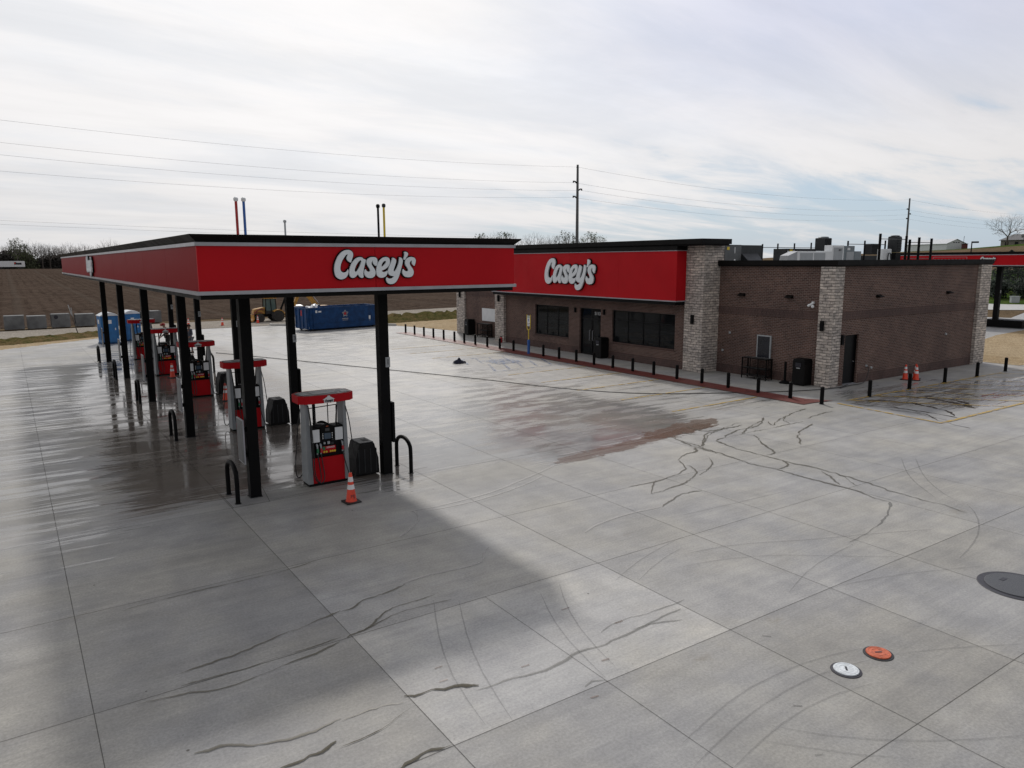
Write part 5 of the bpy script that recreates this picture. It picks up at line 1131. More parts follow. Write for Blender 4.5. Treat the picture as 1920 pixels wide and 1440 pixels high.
B.box(-Ls+.0, -Ls+.07, -Ws+.06, Ws-.06, .16, Hs); B.box(Ls-.06, Ls, -Ws+.06, Ws-.06, .16, Hs); B.box(-Ls+.07, Ls-.06, -Ws+.06, Ws-.06, .16, .24); sb = B.build('body', M_dumpster, o)
B = MB()
for y in (-Ws-.04, Ws): B.box(-Ls-.04, Ls+.04, y, y+.04, Hs-.08, Hs+.02)
for x in (-Ls-.05, Ls+.01): B.box(x, x+.04, -Ws+.0, Ws, Hs-.08, Hs+.02)
B.build('top_rail', M_dumpster, o)
B = MB()
for x in (-3.22, -2.95): B.box(x, x+.08, -Ws-.05, -Ws-.001, .2, Hs-.1)
B.box(3.05, 3.13, -Ws-.05, -Ws-.001, .2, Hs-.1)
for y in (-.9, -.3, .3, .9): B.box(-Ls-.06, -Ls-.001, y-.04, y+.04, .2, Hs-.1)
B.box(-Ls+.1, Ls-.1, -Ws-.02, -Ws-.001, .62, .70); B.build('stiffener', M_dumpster, o)
B = MB()
for x in (-2.9, 2.9):
    for y in (-.95, .95): B.cyl((x, y-.06, .11), (x, y+.06, .11), .11, n=16)
B.build('wheel', M_rubber, o)
B = MB(); B.box(-Ls+.2, Ls-.2, -.8, -.65, .05, .16); B.box(-Ls+.2, Ls-.2, .65, .8, .05, .16); B.build('runner', M_dumpster, o)
B = MB()
for i in range(5):
    a = PI/2+i*2*PI/5; x, z = .28*math.cos(a), 1.28+.28*math.sin(a); a2 = a+2*PI/5; x2, z2 = .28*math.cos(a2), 1.28+.28*math.sin(a2)
    B.tube([(x, -Ws-.02, z), ((x+x2)*.32, -Ws-.02, 1.28+((z+z2)/2-1.28)*.64), (x2, -Ws-.02, z2)], .035, 6)
em = B.build('star_emblem', M_silver, sb); B = MB(); B.cyl((0, -Ws-.005, 1.28), (0, -Ws-.03, 1.28), .13, n=5); B.build('emblem_core', M_logored, em)
B = MB(); B.box(-.28, .28, -Ws-.012, -Ws-.002, .83, .90); B.box(-.26, .26, -Ws-.012, -Ws-.002, .72, .76); B.build('emblem_caption', M_silver, sb)
B = MB(); B.box(2.30, 2.46, -Ws-.012, -Ws-.002, .60, 1.0); B.box(-2.72, -2.55, -Ws-.012, -Ws-.002, 1.45, 1.65); B.box(-2.45, -2.2, -Ws-.012, -Ws-.002, 1.48, 1.6); B.build('decal', M_white, sb)
B = MB(); B.box(-Ls-.012, -Ls-.002, -.12, .1, 1.2, 1.65); B.build('decal', M_logored, sb)
# rubbish bags showing over the rim
for i, (x, y, z, s, lab) in enumerate(((-2.35, -.3, 1.84, .30, 'white rubbish bag showing above the rim of the blue skip'), (-3.0, -.5, 1.80, .22, 'small pale bag at the left corner of the blue skip'))):
    bm = bmesh.new(); bmesh.ops.create_icosphere(bm, subdivisions=3, radius=s); rr = random.Random(i)
    for v in bm.verts: v.co *= 1+.22*math.sin(v.co.x*17+i)*math.cos(v.co.z*19)+rr.uniform(-.05, .05)
    me = bpy.data.meshes.new('rubbish_bag'); bm.to_mesh(me); bm.free(); me.materials.append(M_refl); g = bpy.data.objects.new('rubbish_bag', me); COL.objects.link(g)
    ca, sa = math.cos(math.radians(9.5)), math.sin(math.radians(9.5)); g.location = (23.0+ca*x-sa*y, 60.2+sa*x+ca*y, z); tag(g, lab, 'rubbish bag')
# precast sections beyond the road
def make_precast():
    o = thing('precast_section', (0, 0, 0), '', 'concrete section', 'grey precast concrete sections beyond the road')
    B = MB(); B.box(-.72, .72, 0, .14, .05, 1.12); B.box(-.72, .72, 1.0, 1.14, .05, 1.12); B.box(-.72, .72, .14, 1.0, 1.0, 1.12); B.box(-.72, .72, .14, 1.0, .05, .17); B.build('shell', M_concgrey, o, bevel=.02)
    B = MB()
    for i in range(9): B.box(-.64+i*.16-.02, -.64+i*.16+.02, -.02, -.001, .08, 1.05)
    B.build('rib', M_concgrey, o); return o
p0 = make_precast()
for i, (x0, x1, y, lab) in enumerate(((-2.3, -.75, 74.6, 'precast section cut by the left picture edge'), (-.45, 1.02, 74.6, 'precast section second from the left edge'), (1.17, 2.63, 74.7, 'precast section third from the left edge'), (2.93, 4.40, 74.8, 'precast section with dark oval mark beside the leaning post'), (4.75, 6.3, 75.0, 'precast section just left of the portable toilets'), (8.3, 9.6, 75.4, 'precast section seen between the canopy columns right of the toilets'), (10.1, 11.8, 75.6, 'precast section with its open dark end, behind the workers'))):
    o = p0 if i == 0 else copy_tree(p0); place(o, ((x0+x1)/2, y, .0), .02*i-.05, lab, ((x1-x0)/1.5, 1, 1.08 if i % 2 else 1.0))
    if i == 3: B = MB(); B.cyl((-.35, -.021, .88), (-.35, -.03, .88), .16, n=20); B.build('oval_mark', M_digit, o)
    if i == 6: B = MB(); B.box(-.66, -.24, -.05, -.022, .10, .98); e = B.build('open_end', M_digit, o); B = MB(); B.box(-.74, -.67, -.06, -.022, .05, 1.2); B.box(-.23, -.17, -.06, -.022, .05, 1.2); B.box(-.74, -.17, -.06, -.022, .99, 1.12); B.build('end_frame', M_concgrey, o)
o = thing('leaning_post', (4.33, 66.6, 0), 'thin leaning post with pale top left of the portable toilets', 'post')
B = MB(); B.cyl((0, 0, 0), (-.32, 0, 1.55), .035, n=8); B.build('post', M_bark, o); B = MB(); B.cyl((-.30, 0, 1.45), (-.50, 0, 2.35), .03, n=8); B.cyl((-.26, 0, 1.3), (-.32, 0, 2.15), .02, n=8); B.build('pale_stake', M_grey, o)

# ---- backhoe loader, facing left
def wheel(o, x, y, r, w, lug, name='wheel'):
    B = MB(); B.M = Matrix.Translation((x, y, r)) @ Matrix.Rotation(PI/2, 4, 'X')
    B.lathe((0, 0, -w/2), [(r*.55, 0), (r*.92, 0), (r, w*.2), (r, w*.8), (r*.92, w), (r*.55, w)], 28); wh = B.build(name, M_tyre, o, smooth=True)
    B = MB(); B.M = Matrix.Translation((x, y, r)) @ Matrix.Rotation(PI/2, 4, 'X'); B.lathe((0, 0, -w*.38), [(r*.2, 0), (r*.55, .02), (r*.55, w*.76-.02), (r*.2, w*.76)], 20); B.build('rim', M_cat, wh, smooth=True)
    B = MB()
    for i in range(lug):
        a = 2*PI*i/lug; B.M = Matrix.Translation((x, y, r)) @ Matrix.Rotation(a, 4, 'Y'); B.box(-.035, .035, -w/2, w/2, r*.97, r*1.035)
    B.build('tread', M_tyre, wh); return wh
bh = thing('backhoe_loader', (20.35, 71.0, .0), 'yellow backhoe loader with glazed cab parked beyond the driveway', 'backhoe')
for y in (-.75, .75): wheel(bh, .62, y, .56, .38, 18); wheel(bh, -1.05, y, .40, .30, 16)
B = MB(); B.box(-1.35, .95, -.34, .34, .48, .78); B.build('chassis', M_black, bh, bevel=.02)
B = MB(); B.hexa([(-1.55, -.36, .75), (-.45, -.36, .75), (-.45, .36, .75), (-1.55, .36, .75)], [(-1.45, -.32, 1.20), (-.45, -.34, 1.38), (-.45, .34, 1.38), (-1.45, .32, 1.20)]); B.build('bonnet', M_cat, bh, bevel=.04)
for s in (-1, 1):
    B = MB(); n = 8; arc = [(.62+.66*math.cos(PI*(.12+.62*i/n)), .50+.66*math.sin(PI*(.12+.62*i/n))) for i in range(n+1)]+[(.62+.58*math.cos(PI*(.12+.62*i/n)), .50+.58*math.sin(PI*(.12+.62*i/n))) for i in range(n, -1, -1)]
    B.extr(arc, 'y', s*.95 if s < 0 else .52, s*.52 if s < 0 else .95); B.build('mudguard', M_cat, bh)
B = MB(); B.box(-.42, .18, -.52, .52, .72, 1.05); B.build('cab_base', M_dgrey, bh, bevel=.02)
B = MB()
for x in (-.42, .10, .58):
    for y in (-.52, .52): B.tube([(x, y, 1.0), (x+(.04 if x < 0 else -.06), y*.92, 2.18)], .035, 8)
B.build('cab_frame', M_black, bh)
B = MB(); B.hexa([(-.38, -.50, 1.05), (.56, -.50, 1.05), (.56, .50, 1.05), (-.38, .50, 1.05)], [(-.35, -.46, 2.14), (.50, -.46, 2.14), (.50, .46, 2.14), (-.35, .46, 2.14)]); B.build('cab_glass', mat('greenish cab glass', (.10, .14, .13), .1), bh)
B = MB(); B.box(-.50, .62, -.56, .56, 2.16, 2.27); B.build('cab_roof', M_cat, bh, bevel=.03)
B = MB(); B.hexa([(-1.5, -.38, .3), (-2.0, -.38, .1), (-2.0, .38, .1), (-1.5, .38, .3)], [(-1.55, -.38, .95), (-2.15, -.38, .62), (-2.15, .38, .62), (-1.55, .38, .95)])
B.v = []; B.f = []; B.mi = []; B.extr([(-2.25, .12), (-1.75, .06), (-1.58, .30), (-1.62, .72), (-1.70, .72), (-1.68, .34), (-1.80, .18), (-2.25, .18)], 'y', -.85, .85); B.build('loader_bucket', M_cat, bh)
B = MB()
for y in (-.42, .42): B.tube([(-.55, y, 1.15), (-1.1, y, 1.25), (-1.62, y, .55)], .055, 8, 1); B.tube([(-.7, y, .85), (-1.5, y, .95)], .035, 8)
B.build('loader_arm', mat('faded red brown arm', (.20, .05, .035), .6), bh)
B = MB(); B.tube([(1.0, 0, .75), (1.25, 0, 1.35), (1.62, 0, 2.25)], .09, 8); B.tube([(1.62, 0, 2.25), (1.78, 0, 1.55), (1.66, 0, .9)], .07, 8); B.tube([(1.12, .08, 1.2), (1.55, .08, 1.75)], .045, 8); B.build('rear_boom', M_black, bh)
B = MB(); B.extr([(1.40, .35), (1.75, .30), (1.86, .62), (1.66, .95), (1.50, .72)], 'y', -.25, .25); B.build('rear_bucket', M_cat, bh)
B = MB(); B.box(.98, 1.18, -.8, .8, .25, .85); B.build('stabiliser', M_dgrey, bh)
# second machine behind the skip: only its yellow arm shows
ex = thing('excavator', (23.9, 68.0, 0), 'yellow digger arm rising behind the blue skip', 'excavator')
B = MB(); B.box(-1.3, 1.3, -.9, -.5, .05, .62); B.box(-1.3, 1.3, .5, .9, .05, .62); B.build('track', M_tyre, ex, bevel=.12)
B = MB(); B.box(-.4, 1.1, -.75, .75, .7, 1.05); B.box(.2, 1.1, -.7, .7, 1.05, 1.5); B.build('house_body', M_cat, ex, bevel=.05)
B = MB(); B.box(-.4, .15, -.7, 0, 1.06, 1.62); B.build('cab', M_solidglass, ex, bevel=.04)
B = MB(); B.extr([(-.10, 1.30), (.18, 1.55), (-1.15, 3.35), (-1.55, 3.20)], 'y', -.14, .14); B.build('boom', M_cat, ex, bevel=.02)
B = MB(); B.cyl((.22, .0, 1.75), (-.75, .0, 3.05), .05, n=10); B.build('hydraulic_ram', M_silver, ex)
B = MB(); B.extr([(-1.15, 3.35), (-1.55, 3.25), (-2.2, 1.6), (-2.0, 1.5)], 'y', -.10, .10); B.build('stick', M_cat, ex)
B = MB(); B.tube([(27.1-23.9, -7.0, .0), (27.1-23.9, -7.0, 2.9)], .02, 6)
B.v = []; B.f = []; B.mi = []
o = thing('litter_sheet', (30.0, 93, field_z(np.array(30.), np.array(93.)).item()+.02), 'small white plastic sheet lying in the ploughed field', 'plastic sheet')
B = MB(); B.hexa([(-.9, -.3, 0), (.9, -.3, 0), (.9, .3, 0), (-.9, .3, 0)], [(-.8, -.2, .18), (.9, -.25, .08), (.7, .2, .22), (-.6, .2, .1)]); B.build('sheet', M_refl, o)

# ---- people
def skin_mesh(name, joints, bones, m, parent, sub=2):
    me = bpy.data.meshes.new(name+'_skel'); me.from_pydata([j[:3] for j in joints], bones, []); ob = bpy.data.objects.new('skel', me); COL.objects.link(ob)
    sk = ob.modifiers.new('s', 'SKIN'); su = ob.modifiers.new('u', 'SUBSURF'); su.levels = sub; su.render_levels = sub
    for i, j in enumerate(joints):
        r = j[3]; me.skin_vertices[0].data[i].radius = (r, r*(j[4] if len(j) > 4 else 1)); me.skin_vertices[0].data[i].use_root = i == 0
    out = bpy.data.meshes.new_from_object(ob.evaluated_get(bpy.context.evaluated_depsgraph_get())); bpy.data.objects.remove(ob)
    out.name = name; out.materials.clear(); out.materials.append(m); out.polygons.foreach_set('use_smooth', [True]*len(out.polygons))
    o = bpy.data.objects.new(name, out); COL.objects.link(o); o.parent = parent; return o
def person(loc, rz, lab, lean, arms, shirt, trousers, hairm, cap=None, H=1.76):
    o = thing('person', loc, lab, 'person', None, rz)
    s = H/1.76
    def bend(x, y, z):   # lean the upper body forward (towards -Y) about the hips
        if z > .95: a = lean; dz = z-.95; dy = y; return (x, dy*math.cos(a)-dz*math.sin(a), .95+dz*math.cos(a)+dy*math.sin(a)*0)
        return (x, y, z)
    J = []; Bn = []
    def j(x, y, z, r, k=1., b_=True): p = bend(x, y, z) if b_ else (x, y, z); J.append((p[0]*s, p[1]*s, p[2]*s, r*s, k)); return len(J)-1
    pel = j(0, 0, .95, .145, .75); wa = j(0, 0, 1.10, .125, .75); ch = j(0, .01, 1.32, .155, .72); nb = j(0, .015, 1.47, .075); nk = j(0, .0, 1.54, .058); hd = j(0, -.01, 1.62, .085, 1.05); tp = j(0, -.005, 1.70, .075, 1.1)
    Bn += [(pel, wa), (wa, ch), (ch, nb), (nb, nk), (nk, hd), (hd, tp)]
    hands = []
    for sx, (el, ha) in zip((-1, 1), arms):
        sh = j(sx*.175, .01, 1.43, .062); e = j(*el, .045, 1, False); w = j(*ha, .030, 1, False)
        d = (Vector(ha)-Vector(el)).normalized(); pz = Vector(ha)+d*.07; pa = j(*pz, .034, .6, False); Bn += [(ch, sh), (sh, e), (e, w), (w, pa)]; hands.append((Vector(ha)+d*.09, d, sx))
    for sx in (-1, 1):
        hp = j(sx*.095, 0, .90, .095, 1, False); kn = j(sx*.11, -.02+.02*sx, .50, .062, 1, False); an = j(sx*.12, .02*sx, .10, .042, 1, False); to = j(sx*.13, -.13+.02*sx, .045, .038, 1, False); Bn += [(pel, hp), (hp, kn), (kn, an), (an, to)]
    body = skin_mesh('body', J, Bn, M_skin, o)
    # fingers
    B = MB()
    for p, d, sx in hands:
        side = d.cross(Vector((0, 0, 1)));
        if side.length < .1: side = Vector((1, 0, 0))
        side.normalize(); pv = d.cross(side)
        for k in range(4): q = p+side*(k-1.5)*.018; B.tube([q, q+d*(.04-.004*abs(k-1.2)), q+d*.065+pv*.018], .0085, 6)
        q = p-d*.04+side*.035*sx; B.tube([q, q+d*.03+side*.02*sx, q+d*.055+side*.016*sx], .0095, 6)
    bm = bmesh.new(); bm.from_mesh(body.data); me2 = bpy.data.meshes.new('h'); me2.from_pydata([tuple(c*s for c in v) for v in B.v], [], B.f); bm.from_mesh(me2); bm.to_mesh(body.data); bm.free()
    # face: nose, eyes, ears on the head
    hc = Vector(bend(0, -.01, 1.645))*s; fw = Vector((0, -math.cos(lean), -math.sin(lean))); upv = Vector((0, -math.sin(lean), math.cos(lean)))
    B = MB(); B.cyl(hc+fw*.085*s+upv*.01*s, hc+fw*.115*s-upv*.02*s, .008, .015, 8); 
    for sx in (-1, 1): B.cyl(hc+Vector((sx*.083*s, 0, 0)), hc+Vector((sx*.10*s, .0, 0))-fw*.01, .022, .018, 8)
    B.build('face_features', M_skin, o)
    B = MB()
    for sx in (-1, 1): B.cyl(hc+Vector((sx*.032, 0, 0))+fw*.086*s+upv*.02, hc+Vector((sx*.032, 0, 0))+fw*.094*s+upv*.02, .010, n=8)
    B.cyl(hc+fw*.084*s-upv*.055, hc+fw*.092*s-upv*.055, .018, n=8); B.build('eyes', M_hair, o)
    bm = bmesh.new(); bmesh.ops.create_icosphere(bm, subdivisions=3, radius=.112*s)
    bmesh.ops.delete(bm, geom=[v for v in bm.verts if v.co.dot(upv) < -.02*s and v.co.dot(fw) > -.03*s or v.co.dot(fw) > .075*s and v.co.dot(upv) < .06*s], context='VERTS')
    me3 = bpy.data.meshes.new('hair'); bm.to_mesh(me3); bm.free(); me3.transform(Matrix.Translation(hc+upv*.022*s-fw*.008)); mesh_obj('hair' if not cap else 'cap', me3, cap or hairm, o)
    if cap: B = MB(); B.cyl(hc+fw*.07+upv*.055, hc+fw*.17+upv*.045, .075, .07, 12); mesh = B.build('cap_brim', cap, o)
    # clothes hug the same skeleton a little larger
    JS = [(x, y, z, r*1.16, k) for x, y, z, r, k in J]
    ids = [pel, wa, ch, nb]+[i for i in range(7, 7+8) if (i-7) % 4 in (0, 1)]
    mp = {a: b_ for b_, a in enumerate(ids)}
    # extend sleeves towards the wrist
    js = [JS[i] for i in ids]; js[3] = (js[3][0], js[3][1], js[3][2]-.01, js[3][3]*.95, 1)
    bs = [(mp[a], mp[b_]) for a, b_ in Bn if a in mp and b_ in mp]
    for q, sh_i in enumerate((7, 11)):
        e = Vector(JS[sh_i+1][:3]); w = Vector(JS[sh_i+2][:3]); pt = e.lerp(w, .8); js.append((*pt, .040, 1)); bs.append((mp[sh_i+1], len(js)-1))
    skin_mesh('shirt', js, bs, shirt, o)
    li = [pel]+[i for i in range(15, 23) if (i-15) % 4 in (0, 1, 2)]; mp = {a: b_ for b_, a in enumerate(li)}
    jt = [(J[i][0], J[i][1], J[i][2], J[i][3]*1.18, J[i][4]) for i in li]; bt = [(mp[a], mp[b_]) for a, b_ in Bn if a in mp and b_ in mp]
    skin_mesh('trousers', jt, bt, trousers, o)
    B = MB()
    for sx in (-1, 1):
        x, y = sx*.125*s, .02*sx*s; B.hexa([(x-.05, y-.20, 0), (x+.05, y-.20, 0), (x+.045, y+.08, 0), (x-.045, y+.08, 0)], [(x-.04, y-.16, .05), (x+.04, y-.16, .05), (x+.04, y+.06, .10), (x-.04, y+.06, .10)])
    B.build('shoes', M_hair, o, bevel=.015); return o
person((9.15, 49.1, 0), math.radians(-62), 'standing person in grey blue shirt seen between canopy columns', .04, (((-.24, -.02, 1.14), (-.20, -.22, .98)), ((.24, -.02, 1.14), (.20, -.22, .98))), M_jacket, M_jeans, M_hair)
person((8.25, 51.4, 0), math.radians(-75), 'leaning person in red and white cap and dark clothes behind the fourth pump', .30, (((-.24, -.28, 1.08), (-.16, -.42, .86)), ((.24, -.28, 1.08), (.18, -.48, .90))), M_darkcloth, M_darkcloth, M_hair, cap=M_capred)

# ================================================================== TREES, POLES, FAR BUILDINGS
def tree_mesh(seed, H, n=520, rw=.36, zb=.22, r0=.02, leaf=0, lump=.0, trunk=1.):
    """crown filled towards points scattered in an uneven ellipsoid; limbs fork by splitting the points"""
    R = np.random.RandomState(seed); pts = []
    zc, rz = (zb+1)/2*H, (1-zb)/2*H; lob = R.uniform(0, 6.28, 4)
    while len(pts) < n:
        v = R.uniform(-1, 1, 3); d = np.linalg.norm(v)
        if d > 1 or R.rand() > d*1.15: continue
        a = math.atan2(v[1], v[0]); k = 1+.13*math.sin(2*a+lob[0])+.12*math.sin(3*a+lob[1])+.14*math.sin(5*v[2]+lob[2]+a)
        taper = 1-.28*max(0, -v[2])
        pts.append((v[0]*rw*H*k*taper, v[1]*rw*H*k*taper, zc+v[2]*rz*(1+.07*math.sin(4*a+lob[3]))))
    pts = np.array(pts); BB = MB(); LL = MB(); TT = MB()
    def seg(B, p, q, ra, rb): B.cyl(tuple(p), tuple(q), ra, rb, 5 if ra > .08 else 3, caps=False)
    def rad(m): return r0*m**.46*trunk
    def grow(p, P, lev):
        m = len(P)
        if m == 1: seg(BB, p, P[0], r0*1.1, r0*.6); return
        c = P.mean(0); f = .34 if lev < 2 else .42; q = p+(c-p)*f+R.normal(0, .012*H/(1+lev), 3)
        seg(TT if lev == 0 else BB, p, q, rad(m), rad(m)*.86)
        d = (c-p); d = d/(np.linalg.norm(d)+1e-9); X = P-c; X = X-np.outer(X@d, d)
        if lev == 0 or (lev < 4 and m > 60 and R.rand() < .35): ks = 3
        else: ks = 2
        u = np.linalg.svd(X, full_matrices=False)[2]; ang = np.arctan2(X@u[1], X@u[0])+R.uniform(0, 6.28) if m > 3 else (X@u[0])
        if m > 3 and ks == 3: g = ((ang/(2*PI/3)) % 3).astype(int)
        else: s_ = X@u[0]+R.normal(0, .05)*abs(X@u[0]).mean(); g = (s_ > np.quantile(s_, R.uniform(.38, .62))).astype(int)
        for t in range(ks):
            Q = P[g == t]
            if len(Q): grow(q, Q, lev+1)
    seg(TT, (0, 0, -.2), (0, 0, zb*H*.55), rad(n)*1.25, rad(n)*1.02)
    grow(np.array([0, 0, zb*H*.55]), pts, 0)
    r = random.Random(seed)
    for p in pts:
        for _ in range(leaf):
            c = Vector(p)+Vector((r.gauss(0, 1), r.gauss(0, 1), r.gauss(0, 1)))*H*.022; s = H*.014*r.uniform(.5, 1.4)
            a = Vector((r.gauss(0, 1), r.gauss(0, 1), r.gauss(0, 1))).normalized(); b2 = a.orthogonal().normalized()
            LL.quad(tuple(c-a*s-b2*s*.6), tuple(c+a*s-b2*s*.6), tuple(c+a*s+b2*s*.6), tuple(c-a*s+b2*s*.6))
    return TT, BB, LL
def tree(name, seed, H, lab, group, leaf=0, leafmat=None, **k):
    T, Bq, Lq = tree_mesh(seed, H, leaf=leaf, **k); o = thing(name, (0, 0, 0), lab, 'tree', group)
    T.build('trunk', M_bark, o); c = Bq.build('crown', M_twig, o)
    if leaf: Lq.build('leaves', leafmat or M_leaf, c)
    return o
bare = [tree('bare_tree', 11+i, 14, '', 'bare trees along the far edge of the field', n=230, r0=.026, rw=.34+.03*i, zb=.30) for i in range(4)]
leafy = [tree('budding_tree', 31+i, 14, '', 'budding trees on the horizon', leaf=3, n=210, r0=.028, rw=.30+.03*i, zb=.3) for i in range(3)]
used = set(); rr = random.Random(9)
def azp(px, D): a = YAW+math.atan((px-960)/F); return D*math.sin(a), D*math.cos(a)
def put_tree(proto, px, D, H, z, lab):
    o = proto if proto.name not in used else copy_tree(proto); used.add(proto.name)
    x, y = azp(px, D); place(o, (x, y, z), rr.uniform(0, 6.28), lab, H/14*1.0); return o
def fz(px, D): x, y = azp(px, D); return float(field_z(np.array(x), np.array(y)))
pxs = [-14, 4, 14, 26, 36, 66, 76, 85, 93, 100, 107, 114, 121, 128, 136, 143, 151, 159, 168, 176, 184, 192, 200, 211]
for i, px in enumerate(pxs):
    D = 452+rr.uniform(-6, 14); H = rr.uniform(12.6, 15.4)*(1 if px < 150 else .93)
    put_tree(bare[i % 4], px, D, H, fz(px, 452)-.2, '%s bare tree from the left in the far tree line' % ORD[i])
for i, (px, H) in enumerate(((48, 15.6), (58, 12.5))): put_tree(leafy[i], px, 444+4*i, H, fz(px, 450)-.2, ['tall pale green budding tree above the parked trailer', 'shorter green tree just right of the parked trailer'][i])
put_tree(bare[2], 219, 500, 17.5, fz(219, 450), 'taller faint bare tree rising above the canopy edge')
# woodland understorey: one dark mass of brush
def brush(name, pts, h0, h1, n, m, lab, seed, s=.55):
    r = random.Random(seed); B = MB()
    for _ in range(n):
        t = r.random()*(len(pts)-1); i = int(t); f = t-i; (x0, y0), (x1, y1) = pts[i], pts[i+1]
        x, y = x0+(x1-x0)*f+r.uniform(-3, 3), y0+(y1-y0)*f+r.uniform(-4, 8); z = float(field_z(np.array(x), np.array(y)))+r.random()**1.4*r.uniform(h0, h1)*(1+.22*math.sin(x*.35)+.18*math.sin(x*.11+2))
        c = Vector((x, y, z)); k = s*r.uniform(.5, 1.6); a = Vector((r.gauss(0, 1), r.gauss(0, .5), r.gauss(0, 1))).normalized(); b_ = a.orthogonal().normalized()
        B.quad(tuple(c-a*k), tuple(c-b_*k*.6), tuple(c+a*k), tuple(c+b_*k*.6))
    return stuff(B.build(name, m), lab, 'woodland')
brush('woodland_brush', [azp(-60, 456), azp(40, 456), azp(130, 458), azp(240, 462)], 5.2, 7.6, 15000, mat('dark winter brush', (.030, .026, .022), .95, var=.6, vscale=.25), 'dark tangled undergrowth under the far tree line', 3, s=.62)
brush('woodland_brush', [azp(52, 450), azp(76, 450)], 7.0, 9.5, 1100, mat('green brush', (.045, .052, .022), .95, var=.4, vscale=.3), 'olive green undergrowth right of the trailer', 5, s=.55)
tl = [('bare', 0, 930, 21, 'leafless tree above the store cornice near the canopy end'), ('leafy', 0, 905, 20, 'green budding tree at the right end of the canopy cornice'), ('leafy', 1, 918, 18, 'low green tree just right of the canopy end'), ('leafy', 1, 946, 20.5, 'green tree left of the leafless group over the store cornice'), ('bare', 1, 957, 21.3, 'twiggy tree beside the green one over the store cornice'),
      ('bare', 2, 984, 18.4, 'round twiggy tree above the left end of the store cornice'), ('bare', 3, 1003, 21, 'slim leafless tree standing clear above the cornice'), ('bare', 0, 1028, 18.6, 'low leafless tree left of the near utility pole'), ('bare', 1, 1044, 19.6, 'dense bare tree between the slim tree and the utility pole'), ('leafy', 2, 1062, 20.4, 'yellow green tree just left of the utility pole'),
      ('bare', 3, 1072, 19.8, 'bare tree directly behind the utility pole'), ('leafy', 0, 1105, 20.8, 'green tree just right of the utility pole'), ('leafy', 1, 1124, 18.6, 'last green tree right of the utility pole'), ('leafy', 2, 614, 17.6, 'green tree top peeping above the canopy cornice'), ('leafy', 0, 738, 17.2, 'tree top beside the yellow vent pipe'), ('leafy', 1, 822, 17.3, 'tiny tree top above the canopy right of the sign')]
for kd, k, px, top, lab in tl:
    zb = 4.2; H = top-zb; put_tree((bare if kd == 'bare' else leafy)[k], px, 395+rr.uniform(-8, 8), H*1.02, zb, lab)
# big bare tree on the hill and its neighbours
o = tree('bare_tree', 77, 9.0, 'big round bare tree on the green knoll beside the house', None, n=620, r0=.0125, rw=.60, zb=.20); x, y = azp(1874, 250); place(o, (x, y, float(hill_z(np.array(x), np.array(y)))-.1), 1.2)
def evergreen(px, D, H, lab, z=None, w=.32):
    r = random.Random(int(px)); x, y = azp(px, D); z = float(hill_z(np.array(x), np.array(y))) if z is None else z
    o = thing('evergreen_tree', (x, y, z), lab, 'tree'); B = MB(); B.cyl((0, 0, -.2), (0, 0, H*.9), H*.02, .02, 6); B.build('trunk', M_bark, o)
    B = MB()
    for _ in range(1500):
        h = r.uniform(.08, 1)**.9; R = H*w*(1-h)**.7*math.sqrt(r.random())*(1+.25*math.sin(h*23)); a = r.uniform(0, 6.28); c = Vector((R*math.cos(a), R*math.sin(a), h*H)); k = H*.028*r.uniform(.5, 1.5)
        d = Vector((math.cos(a), math.sin(a), -.3+r.uniform(-.3, .3))).normalized(); s = d.orthogonal().normalized(); B.quad(tuple(c-d*k), tuple(c-s*k*.5), tuple(c+d*k), tuple(c+s*k*.5))
    B.build('crown', M_ever, o); return o
evergreen(1914, 252, 6.8, 'dark evergreen beside the hill house at the right picture edge', w=.30)
def bush(px, D, R, H, lab):
    r = random.Random(int(px*3)); x, y = azp(px, D); o = thing('bush', (x, y, float(hill_z(np.array(x), np.array(y)))), lab, 'bush'); B = MB()
    for _ in range(1400):
        v = Vector((r.gauss(0, 1), r.gauss(0, 1), r.gauss(0, 1))).normalized()*(r.random()**.45)*(1+.25*math.sin(r.randint(0, 5)*1.3)); c = Vector((v.x*R, v.y*R, H*.5+v.z*H*.5)); k = .16*r.uniform(.5, 1.6); a = Vector((r.gauss(0, 1), r.gauss(0, 1), r.gauss(0, 1))).normalized(); s = a.orthogonal().normalized(); B.quad(tuple(c-a*k), tuple(c-s*k*.7), tuple(c+a*k), tuple(c+s*k*.7))
    B.build('foliage', M_ever, o); B = MB(); B.cyl((0, 0, -.1), (0, 0, H*.5), .08, .03, 6); B.build('stem', M_bark, o); return o
bush(1866, 116, 1.3, 2.4, 'round dark bush beyond the truck canopy column'); bush(1916, 116, 1.5, 2.6, 'dark bush at the right picture edge below the truck canopy')
x, y = azp(1899, 112); o = thing('utility_cabinet', (x, y, .1), 'pale roadside utility box between the two dark bushes', 'cabinet', rz=-.9)
B = MB(); B.box(-.45, .45, -.35, .35, 0, .75); B.build('housing', M_grey, o, bevel=.03); B = MB(); B.box(-.5, .5, -.4, .4, .75, .82); B.build('lid', M_grey, o)
# shaded woods under the second canopy's line of sight
r = random.Random(8)
for i, (px, D, H) in enumerate(((1868, 121, 7.4), (1884, 125, 8.4), (1900, 121, 7.8), (1920, 126, 8.4))):
    evergreen(px, D, H*.58, '%s dark fir from the left on the slope seen under the truck canopy' % ORD[i], w=.50)
